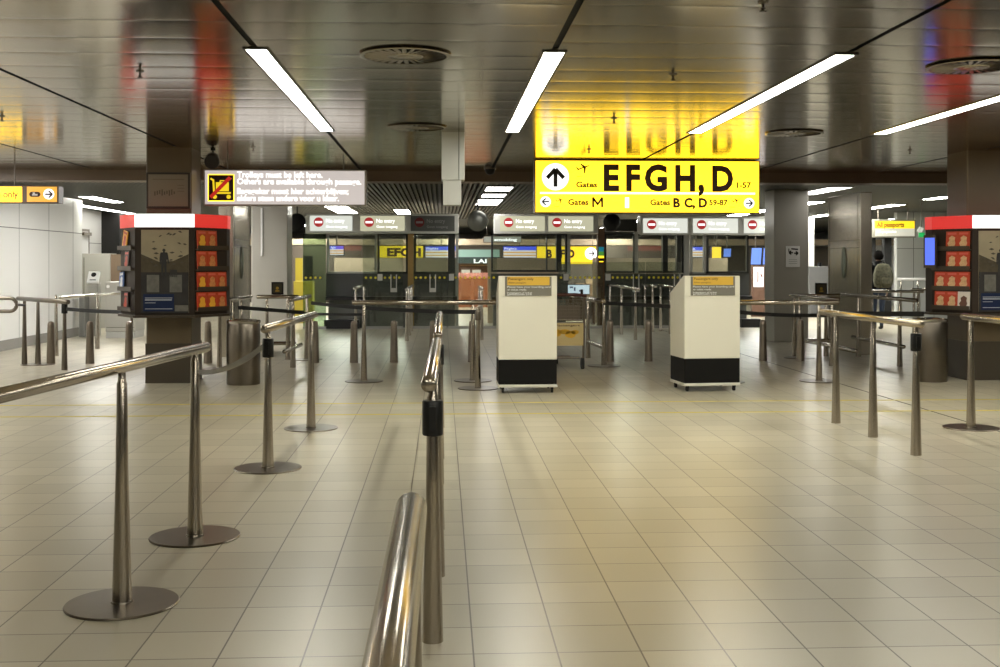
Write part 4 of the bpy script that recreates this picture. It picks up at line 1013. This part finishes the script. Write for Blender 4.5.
def flight_screen(u0, u1, v0, v1, Y, label):
    X_ = lambda u: onY(u, 264, Y)[0]; Z_ = lambda v: onY((u0 + u1) / 2, v, Y)[1]
    t = thing('flight_screen', label, 'screen', (X_((u0 + u1) / 2), Y, Z_(v1)), 'flight information screens beyond the booths')
    MB().box(X_(u0) - .03, X_(u1) + .03, Y, Y + .15, Z_(v1) - .03, Z_(v0) + .03).build('case', BLACK, t, smooth=0)
    vm = v0 + (v1 - v0) * .35
    MB().box(X_(u0), X_(u1), Y - .004, Y, Z_(vm), Z_(v0)).build('header_band', BLUE, t, smooth=0)
    n = 5; dv = (v1 - vm) / n; ra = random.Random(int(u0)); 
    mb = MB().m(0)
    for k in range(n):
        mb.m(k % 2).box(X_(u0), X_(u1), Y - .004, Y, Z_(vm + (k + 1) * dv), Z_(vm + k * dv))
    mb.build('rows', [SW, SO], t, smooth=0)
    mb = MB(); add_text(mb, 'Flights', X_(u0 + 1), X_(u0 + (u1 - u0) * .4), Y - .006, Z_(vm - .8), 2.0 * Y / F_PX); mb.build('lettering', WT, t, smooth=0)
    MB().tube((X_((u0 + u1) / 2), Y + .08, Z_(v0)), (X_((u0 + u1) / 2), Y + .08, RCEIL), .02, n=8).build('hanger', STEELD, t)
flight_screen(425.5, 457, 246.5, 257.5, 35.5, 'blue topped flight screen between the far yellow sign and the shop')
flight_screen(503.5, 536, 246.5, 257.5, 35.4, 'blue topped flight screen left of the far B F D sign')
flight_screen(330, 343.5, 246, 255, 33, 'small blue topped flight screen in the left end window')
flight_screen(690, 703, 247, 257, 33, 'small flight screen seen through the right booth')
def tilted_screen(u, v0, v1, wpx, Y, label):
    x, z1 = onY(u, v0, Y); _, z0 = onY(u, v1, Y); wd = wpx * Y / F_PX / 2
    t = thing('tilted_screen', label, 'screen', (x, Y, z0), 'blue tilted screens right of the booths')
    n = Vector((0, -.97, -.24)); up = Vector((0, -.24, .97)); c = Vector((x, Y, (z0 + z1) / 2)); h = (z1 - z0) / 2
    MB().cbox(c, (wd, 0, 0), n * .03, up * h).build('case', BLACK, t, smooth=0)
    MB().cbox(c + n * .032, (wd * .92, 0, 0), n * .002, up * h * .93).build('display', mat('tilted_blue_lit', (.16, .30, .95), .4, emit=.9), t, smooth=0)
    MB().tube((x, Y + .05, z1 - .1), (x, Y + .05, RCEIL), .02, n=8).build('hanger', STEELD, t)
tilted_screen(756, 247, 265, 11, 31, 'tilted blue screen left of the right grey column')
tilted_screen(767, 247, 265, 9, 31, 'tilted blue screen half hidden by the right grey column')
tilted_screen(727, 248, 257, 8, 33, 'blue screen seen through the end window of the right booth')
far_sign(712, 721, 247, 258, 32, 'yellow lit sign behind the end window of the right booth', 'sign', YW, [])
far_sign(484, 521, 236.5, 242, 33, 'small pale hanging sign with white lettering through the middle booth window', 'sign', mat('pale_sign_lit', (.50, .52, .44), .5, emit=.5), [('smoking', 494, 517, 240.8, 2.6)], tm=WT)
# lit poster
t = thing('lit_poster', 'white lit poster with a thin figure below the tilted blue screens', 'poster', (onY(758.5, 285, 30)[0], 30, 0))
x0, z1 = onY(753.5, 267, 30); x1, z0 = onY(763.5, 287, 30)
MB().box(x0 - .04, x1 + .04, 30.0, 30.12, 0, z1 + .04).build('stand', mat('stand_brown', (.10, .05, .03), .5), t, smooth=0)
MB().box(x0, x1, 29.99, 30, z0, z1).build('sheet', mat('poster_white_lit', (1, .95, .93), .4, emit=1.3), t, smooth=0)
mb = MB(); zbar(mb, [((x0 + x1) / 2 - .02, z1 - .12), ((x0 + x1) / 2 - .02, z0 + .12)], .015, 29.985); zbar(mb, [((x0 + x1) / 2 + .06, z1 - .2), ((x0 + x1) / 2 + .09, z1 - .26)], .02, 29.985)
mb.build('figure', mat('poster_brown', (.15, .05, .03), .5), t, smooth=0)
# shop in the passage
YH = 37
X_ = lambda u: onY(u, 264, YH)[0]; Z_ = lambda v: onY(475, v, YH)[1]
t = thing('shop_front', 'brown shop front with teal header and white letters in the middle passage', 'shop', (X_(474), YH + .4, 0))
MB().box(X_(450), X_(500), YH + .3, YH + .8, Z_(257), Z_(249.5)).build('header', mat('teal_lit', (.35, .55, .46), .5, emit=.45), t, smooth=0)
MB().box(X_(450), X_(500), YH + .28, YH + .7, Z_(263.5), Z_(257)).build('fascia', mat('fascia_dark', (.03, .05, .05), .5), t, smooth=0)
mb = MB(); add_text(mb, 'LAI', X_(474), X_(487), YH + .27, Z_(263), 4 * YH / F_PX, .03); mb.build('lettering', WT, t, smooth=0)
MB().box(X_(450), X_(500), YH + .9, YH + 1.0, 0, Z_(263.5)).build('back_wall', mat('shop_back', (.16, .07, .03), .5), t, smooth=0)
mb = MB().box(X_(455), X_(493), YH, YH + .5, 0, .95); mb.build('counter', mat('shop_wood', (.30, .09, .03), .4), t, smooth=0)
mb = MB()
for k in range(3): mb.box(X_(461), X_(488), YH + .55, YH + .9, 1.05 + .3 * k, 1.08 + .3 * k)
mb.build('shelves', WOOD, t, smooth=0)
for k in range(2): MB().box(X_(462 + k * 11), X_(470.5 + k * 11), YH + .85, YH + .9, Z_(276), Z_(270)).build('lit_panel', mat('shop_panel_lit', (1, .93, .80), .4, emit=.8), t, smooth=0)
rnd = random.Random(5)
bxp = None
for k in range(10):
    x = X_(459 + k * 3.2); o = None
    if bxp is None:
        bxp = MB().box(-.045, .045, -.04, .04, 0, .17).build('boxed_item', mat('pink_box', (.75, .30, .25), .4), smooth=0); o = bxp
    else: o = bxp.copy(); COL.objects.link(o)
    o.location = (x, YH + .2, .95); tag(o, 'small pink box among the boxes in line on the far shop counter', 'box', 'boxes on the far shop counter')
# tan bulkhead above the far signs
struct(MB().box(-8.7, XR, 39.5, 39.8, onY(500, 245, 39.5)[1], onY(500, 239, 39.5)[1]).build('trim_5', TAN, smooth=0))
struct(MB().box(-8.7, XR, 42, 42.3, 0, onY(500, 246, 42)[1]).build('trim_6', mat('far_shop_dark', (.10, .08, .06), .6), smooth=0))
# desk with monitor in the gap
x, y = xd(578, 26.7)
t = thing('desk', 'brown desk behind the glass gate in the gap right of the left white kiosk', 'desk', (x, y, 0))
bevel(MB().box(x - .38, x + .38, y - .25, y + .3, .60, .64).build('desk_top', mat('desk_wood', (.12, .06, .035), .4), t, smooth=0), .004)
for s_ in (-.34, .34): MB().box(x + s_ - .03, x + s_ + .03, y - .26, y + .26, 0, .60).build('leg', MATS['desk_wood'], t, smooth=0)
MB().box(x - .32, x + .32, y + .2, y + .24, .1, .6).build('modesty_panel', MATS['desk_wood'], t, smooth=0)
t = thing('monitor', 'white lit monitor standing on the brown desk', 'monitor', (x, y, .64))
MB().box(x - .1, x + .1, y - .06, y + .06, .64, .65).box(x - .02, x + .02, y - .0, y + .03, .65, .74).build('stand', BLACK, t, smooth=0)
MB().box(x - .28, x + .28, y - .02, y + .02, .69, .93).build('case', BLACK, t, smooth=0)
sc_ = MB().box(x - .265, x + .265, y - .023, y - .02, .705, .915).build('display', mat('monitor_lit', (.72, .85, 1), .4, emit=1.1), t, smooth=0)
mb = MB().box(x - .2, x - .12, y - .025, y - .023, .84, .88).box(x - .1, x - .06, y - .025, y - .023, .78, .86).box(x + .02, x + .1, y - .025, y - .023, .76, .80)
mb.build('figures', mat('screen_ink', (.10, .16, .35), .5), sc_, smooth=0)
x2, z2 = onY(589.5, 282, 29)
t = thing('cardboard_box', 'small tan box on a stand below the far arrow sign', 'box', (x2, 29, 0))
MB().box(x2 - .35, x2 + .2, 29, 29.3, 0, onY(590, 283.5, 29)[1]).build('stand', mat('stand_tan', (.22, .14, .08), .5), t, smooth=0)
MB().box(x2 - .08, x2 + .08, 29.02, 29.2, onY(590, 283.5, 29)[1], onY(590, 279, 29)[1]).build('carton', mat('carton', (.45, .33, .2), .6), t, smooth=0)
# teal and yellow vertical sign on the brown post
t = thing('flag_sign', 'small blue green and yellow sign on the brown post left of the right booth', 'sign', (BX(600.5), YBt - .1, 1.5))
mb = MB().m(0).box(BX(598), BX(603), YBt - .125, YBt - .105, BZ(251.5), BZ(247)).m(1).box(BX(598), BX(603), YBt - .125, YBt - .105, BZ(256), BZ(251.5)).m(2).box(BX(598), BX(603), YBt - .125, YBt - .105, BZ(258), BZ(256)).m(3).box(BX(598), BX(603), YBt - .125, YBt - .105, BZ(263), BZ(258)).m(2).box(BX(598.5), BX(602.5), YBt - .127, YBt - .125, BZ(262), BZ(261.2))
mb.build('panel', [mat('teal', (.02, .35, .50), .4, emit=.4), mat('leaf_green', (.15, .55, .08), .4, emit=.4), SIGNY, BLACK], t, smooth=0)

# yellow cupboard & red extinguisher at the left gate
x, y = xd(302, 27)
t = thing('yellow_cabinet', 'yellow cabinet behind the green glass at the left end of the left booth', 'cabinet', (x, y, 0))
bevel(MB().box(x - .2, x + .25, y, y + .4, 0, 1.0).build('body', mat('cabinet_yellow', (.42, .33, .03), .4), t, smooth=0), .01)
MB().box(x - .18, x + .23, y - .012, y, .06, .96).build('door', MATS['cabinet_yellow'], t, smooth=0)
t = thing('yellow_board', 'olive yellow upright board above the yellow cabinet', 'board', (x - .1, y + .6, 0))
MB().box(x - .22, x - .05, y + .5, y + .55, 0, 1.55).build('panel', MATS['cabinet_yellow'], t, smooth=0)
MB().box(x + .0, x + .2, y + .5, y + .58, 0, 1.6).build('dark_post', BLACK, t, smooth=0)

# ================================================================== LEFT GATE MACHINES
MG = mat('machine_grey', (.34, .33, .29), .4)
t = thing('tall_cabinet', 'tall grey cabinet beyond the end of the white panel wall', 'cabinet', (*xd(97, 25.5), 0))
x0, x1 = xd(82, 25)[0], xd(110, 25)[0]; y = xd(97, 25)[1]
bevel(MB().box(x0, x1, y, y + .5, 0, EYE + (264 - 253.5) * 25 / F_PX).build('body', MG, t, smooth=0), .01)
MB().box(x0 + .04, x0 + .055, y - .004, y, .1, 1.55).build('door_gap', KB, t, smooth=0)
MB().box(x1, x1 + .25, y + .05, y + .45, 0, 1.62).build('brown_side', mat('machine_brown', (.16, .11, .07), .5), t, smooth=0)
D_ = 22.3
x, y = xd(94, D_)
t = thing('ticket_terminal', 'slim grey terminal with a white tilted reader before the tall cabinet', 'terminal', (x, y, 0))
bevel(MB().box(x - .10, x + .10, y - .08, y + .12, 0, 1.03).build('pedestal', MG, t, smooth=0), .01)
c = Vector((x, y - .02, 1.14)); n = Vector((0, -.85, .52)); up = Vector((0, .52, .85))
bevel(MB().cbox(c, (.11, 0, 0), n * .03, up * .13).build('reader', WHITE, t, smooth=0), .01)
MB().sweep([c + n * .03 + up * .05, c + n * .034 + up * .05], [.05, .048], 20).build('lens', BLACK, t)
MB().cbox(c + n * .031 - up * .07, (.06, 0, 0), n * .002, up * .008).build('slot', BLACK, t, smooth=0)
D_ = 21.6
x0, x1 = xd(105.5, D_)[0], xd(135, D_)[0]; y = xd(115, D_)[1]
t = thing('gate_cabinet', 'low grey gate cabinet left of the left brown column', 'cabinet', ((x0 + x1) / 2, y + .3, 0))
bevel(MB().box(x0, x1, y, y + .7, 0.12, 1.07).build('body', MG, t, smooth=0), .015)
MB().box(x0 + .01, x1 - .01, y + .01, y + .69, 0, .12).build('foot', ALU, t, smooth=0)
MB().disc(x0 + .05, y, .98, .03, .008).build('lamp', WHITE, t, smooth=0)
MB().box(x0 + .02, x1 - .02, y - .004, y, .2, .208).build('seam', KB, t, smooth=0)
x0, x1 = xd(79, 21.9)[0], xd(84.5, 21.9)[0]; y = xd(85, 21.9)[1]
t = thing('gate_post_cabinet', 'low dark grey gate cabinet at the end of the white panel wall', 'cabinet', ((x0 + x1) / 2, y + .3, 0))
bevel(MB().box(x0, x1, y, y + .3, 0, .78).build('body', mat('machine_dark', (.16, .16, .145), .4), t, smooth=0), .01)
MB().box(x0 - .02, x1 + .02, y - .02, y + .32, .78, .81).build('top', MG, t, smooth=0)
x, z = onY(119.5, 270, 16.5)
t = thing('leaflet_stand', 'small blue and white leaflet stand sticking out behind the left kiosk', 'leaflet stand', (x, 16.9, 0))
MB().tube((x + .05, 16.95, .01), (x + .05, 16.95, 1.1), .018).lathe(x + .05, 16.95, [(.16, 0), (.16, .012)], 24).build('stand', STEELD, t)
MB().box(x - .05, x + .12, 16.88, 16.9, 1.1, 1.48).build('sheet', WHITE, t, smooth=0)
MB().box(x - .035, x + .105, 16.876, 16.88, 1.16, 1.40).build('blue_print', mat('print_blue', (.12, .25, .65), .5), t, smooth=0)

# ================================================================== RIGHT REAR: passport gate
YG = 27.0
GX = lambda u: onY(u, 264, YG)[0]; GZ = lambda v: onY(894, v, YG)[1]
t = thing('passport_sign', 'yellow and white lit sign for all passports right of the steel housing', 'sign', (GX(894), YG, GZ(237)))
bevel(MB().box(GX(873), GX(916), YG, YG + .25, GZ(237.5), GZ(219.5)).build('housing', mat('sign_case_olive', (.2, .19, .15), .5), t, smooth=0), .01)
MB().box(GX(875), GX(914.5), YG - .006, YG, GZ(228.5), GZ(221)).build('yellow_face', YW, t, smooth=0)
MB().box(GX(875), GX(914.5), YG - .006, YG, GZ(236), GZ(228.5)).build('white_face', mat('pale_face_lit', (.78, .76, .62), .5, emit=.6), t, smooth=0)
mb = MB(); add_text(mb, 'All passports', GX(876.5), GX(904), YG - .009, GZ(226.8), .11, .04); mb.build('yellow_lettering', mat('ink_orange', (.25, .08, .0), .5), t, smooth=0)
mb = MB(); add_text(mb, 'Alle paspoorten', GX(876.5), GX(896), YG - .009, GZ(232.8), .06, .01); mb.build('white_lettering', WT, t, smooth=0)
for u in (880, 910): MB().tube((GX(u), YG + .12, GZ(220)), (GX(u), YG + .12, RCEIL), .015, n=8).build('hanger', STEELD, t)
t = thing('gateway', 'black gate frame with two uprights under the passport sign', 'gateway', (GX(885), YG + .5, 0))
for a, b in ((875.5, 880.5), (889.5, 896.5)): MB().box(GX(a), GX(b), YG + .3, YG + .5, 0, GZ(238)).build('upright', BLACKM, t, smooth=0)
MB().box(GX(875.5), GX(896.5), YG + .3, YG + .5, GZ(238), GZ(236)).build('lintel', BLACKM, t, smooth=0)
x, z = onY(921.5, 235, 24)
t = thing('exit_sign', 'small green and white exit sign beside the red header of the right kiosk', 'sign', (x, 24, z))
mb = MB().m(0).box(x - .06, x + .06, 23.98, 24.02, z - .05, z + .05).m(1).cbox((x - .03, 23.99, z + .11), (.035, 0, .05), (0, .008, 0), (-.05, 0, .02)); mb.build('panel', [mat('exit_green', (.02, .55, .12), .4, emit=.7), WHITE], t, smooth=0)
MB().tube((x, 24, z + .05), (x, 24, RCEIL), .008, n=6).build('hanger', STEELD, t)
x0, x1 = xd(809, 30)[0], xd(833, 30)[0]; y = xd(820, 30)[1]
struct(MB().box(x0, x1, y + 1.5, y + 1.7, 0, RCEIL).build('wall_rear', WP, smooth=0))
t = thing('grey_cabinet', 'dark grey cabinet between the right grey column and the steel housing', 'cabinet', ((x0 + x1) / 2, y, 0))
bevel(MB().box(x0, x1, y, y + .6, 0, EYE - 10 * 30 / F_PX + .2).build('body', mat('cab_grey', (.12, .12, .12), .5), t, smooth=0), .01)
MB().box(x0 + .1, x1 - .1, y - .01, y, .1, .9).build('door', MATS['cab_grey'], t, smooth=0)
MB().tube((x0 + .35, y + .2, EYE - 10 * 30 / F_PX + .2), (x0 + .35, y + .2, EYE - 10 * 30 / F_PX + .3), .05).build('knob', BLACK, t)

# ================================================================== PERSON
PX_, PY_ = xd(878.5, 24.3)
def person():
    SK = mat('skin', (.30, .17, .11), .5)
    V, E, Rr = [], [], []
    def add(p, r, parent=None):
        V.append(p); Rr.append(r); i = len(V) - 1
        if parent is not None: E.append((parent, i))
        return i
    pel = add((0, 0, .92), .12); sp = add((0, .01, 1.08), .115, pel); ch = add((0, .02, 1.26), .135, sp); nk0 = add((0, .01, 1.40), .07, ch); nk = add((0, -.0, 1.46), .052, nk0)
    hd = add((0, .01, 1.54), .075, nk); tp = add((0, .015, 1.62), .078, hd); add((0, .015, 1.665), .045, tp)
    for s_, st in ((1, .10), (-1, -.06)):
        hip = add((s_ * .09, 0, .86), .095, pel); kn = add((s_ * .10, st * .5 + .02, .48), .06, hip); an = add((s_ * .105, st, .09), .042, kn)
        hl = add((s_ * .107, st + .0, .045), .042, an); add((s_ * .115, st + .15, .035), .033, hl)
        sh = add((s_ * .17, .02, 1.36), .062, ch); el = add((s_ * .235, -.02, 1.09), .045, sh); wr = add((s_ * .23, .08, .87), .03, el)
        pm = add((s_ * .225, .105, .80), .028, wr)
        for k, (dy, L) in enumerate(((-.027, .07), (-.009, .08), (.009, .078), (.026, .062))):
            a = add((s_ * .222, .11 + dy, .765), .009, pm); b = add((s_ * .215, .118 + dy, .765 - L * .55), .0085, a); add((s_ * .202, .122 + dy, .765 - L), .008, b)
        a = add((s_ * .205, .125, .80), .010, pm); add((s_ * .19, .145, .765), .009, a)
    me = bpy.data.meshes.new('person'); me.from_pydata(V, E, []); o = bpy.data.objects.new('person', me); COL.objects.link(o)
    md = o.modifiers.new('skin', 'SKIN'); 
    for i, r in enumerate(Rr): me.skin_vertices[0].data[i].radius = (r, r)
    me.skin_vertices[0].data[0].use_root = True
    md.use_smooth_shade = True
    sb = o.modifiers.new('sub', 'SUBSURF'); sb.levels = 1; sb.render_levels = 1
    JK = mat('jacket_black', (.008, .008, .009), .9, spec=.15, noise=.3, nscale=20); JN = mat('jeans_blue', (.035, .05, .09), .8, noise=.3, nscale=30); SH = mat('shoe_black', (.01, .01, .01), .5)
    # evaluated copy with clothing colours by height
    dg = bpy.context.evaluated_depsgraph_get(); em = bpy.data.meshes.new_from_object(o.evaluated_get(dg))
    bpy.data.objects.remove(o)
    em.materials.clear()
    for m in (SK, JK, JN, SH): em.materials.append(m)
    for p in em.polygons:
        c = p.center; p.use_smooth = True
        p.material_index = 0 if c.z > 1.44 or (abs(c.x) > .16 and c.z < .86) else 1 if c.z > .90 or abs(c.x) > .19 else 2 if c.z > .10 else 3
    b = bpy.data.objects.new('person', em); COL.objects.link(b); b.location = (PX_, PY_, 0); ORG[b.name] = Vector((0, 0, 0))
    tag(b, 'person in black jacket and jeans seen from behind, wearing a camouflage backpack', 'person')
    # hair cap
    mb = MB(); rs = []
    for k in range(9):
        a = k / 8 * PI * .78; r = .104 * math.sin(a) + .004
        rs.append([(r * math.cos(2 * PI * j / 20), .005 + r * 1.12 * math.sin(2 * PI * j / 20) - .012 * k / 8, 1.585 + .115 * math.cos(a)) for j in range(20)])
    mb.rings(rs); h = mb.build('hair', mat('hair_black', (.008, .007, .006), .9, spec=.1, bump=.6, nscale=60), None, smooth=60); h.parent = b
    # jacket collar
    mb = MB(); mb.rings([[(.07 * math.cos(2 * PI * j / 16) * q, .07 * math.sin(2 * PI * j / 16) * q + .005, z) for j in range(16)] for q, z in ((1.35, 1.39), (1.15, 1.44), (1.05, 1.47), (.9, 1.465))])
    c = mb.build('collar', JK, None, smooth=60); c.parent = b
    # face (turned away)
    mb = MB(); 
    mb.cbox((0, .105, 1.575), (.012, 0, 0), (0, .012, 0), (0, 0, .02)); c = mb.build('nose', SK, None); c.parent = b
    for s_ in (1, -1):
        c = MB().sweep([(s_ * .082, .01, 1.60), (s_ * .09, .0, 1.585), (s_ * .085, .01, 1.555)], [.008, .014, .008], 8).build('ear', SK, None); c.parent = b
        c = MB().lathe(s_ * .033, .088, [(.003, 1.598), (.011, 1.605), (.003, 1.612)], 10).build('eye', WHITE, None); c.parent = b
    c = MB().cbox((0, .09, 1.535), (.025, 0, 0), (0, .006, 0), (0, 0, .006)).build('mouth', mat('lip', (.25, .09, .07), .5), None); c.parent = b
    return b
person()
CAMO = mat('camouflage', (.13, .125, .085), .9, spec=.2, noise=.95, nscale=22)
t = thing('backpack', 'camouflage backpack worn by the person at the right', 'backpack', (PX_, PY_ - .2, .95))
mb = MB(); rs = []
for z, wx, wy in ((.90, .10, .06), (.93, .17, .10), (1.05, .20, .13), (1.2, .195, .125), (1.33, .16, .10), (1.40, .11, .07), (1.42, .04, .03)):
    rs.append([(PX_ + .02 + wx * math.copysign(abs(math.cos(2 * PI * j / 24)) ** .6, math.cos(2 * PI * j / 24)), PY_ - .20 + wy * math.copysign(abs(math.sin(2 * PI * j / 24)) ** .6, math.sin(2 * PI * j / 24)), z) for j in range(24)])
mb.rings(rs); mb.build('bag', CAMO, t, smooth=60)
bevel(MB().box(PX_ - .09, PX_ + .13, PY_ - .37, PY_ - .30, .97, 1.17).build('front_pocket', CAMO, t, smooth=0), .03, 3)
for s_ in (-1, 1):
    MB().sweep([(PX_ + s_ * .11, PY_ - .10, 1.36), (PX_ + s_ * .115, PY_ - .02, 1.445), (PX_ + s_ * .12, PY_ + .12, 1.36), (PX_ + s_ * .13, PY_ + .15, 1.15), (PX_ + s_ * .15, PY_ - .05, 1.0)], [.02] * 5, 8).build('strap', BLACK, t)
MB().sweep([(PX_ - .03, PY_ - .17, 1.42), (PX_ + .02, PY_ - .17, 1.46), (PX_ + .07, PY_ - .17, 1.42)], [.01] * 3, 8).build('grab_handle', BLACK, t)
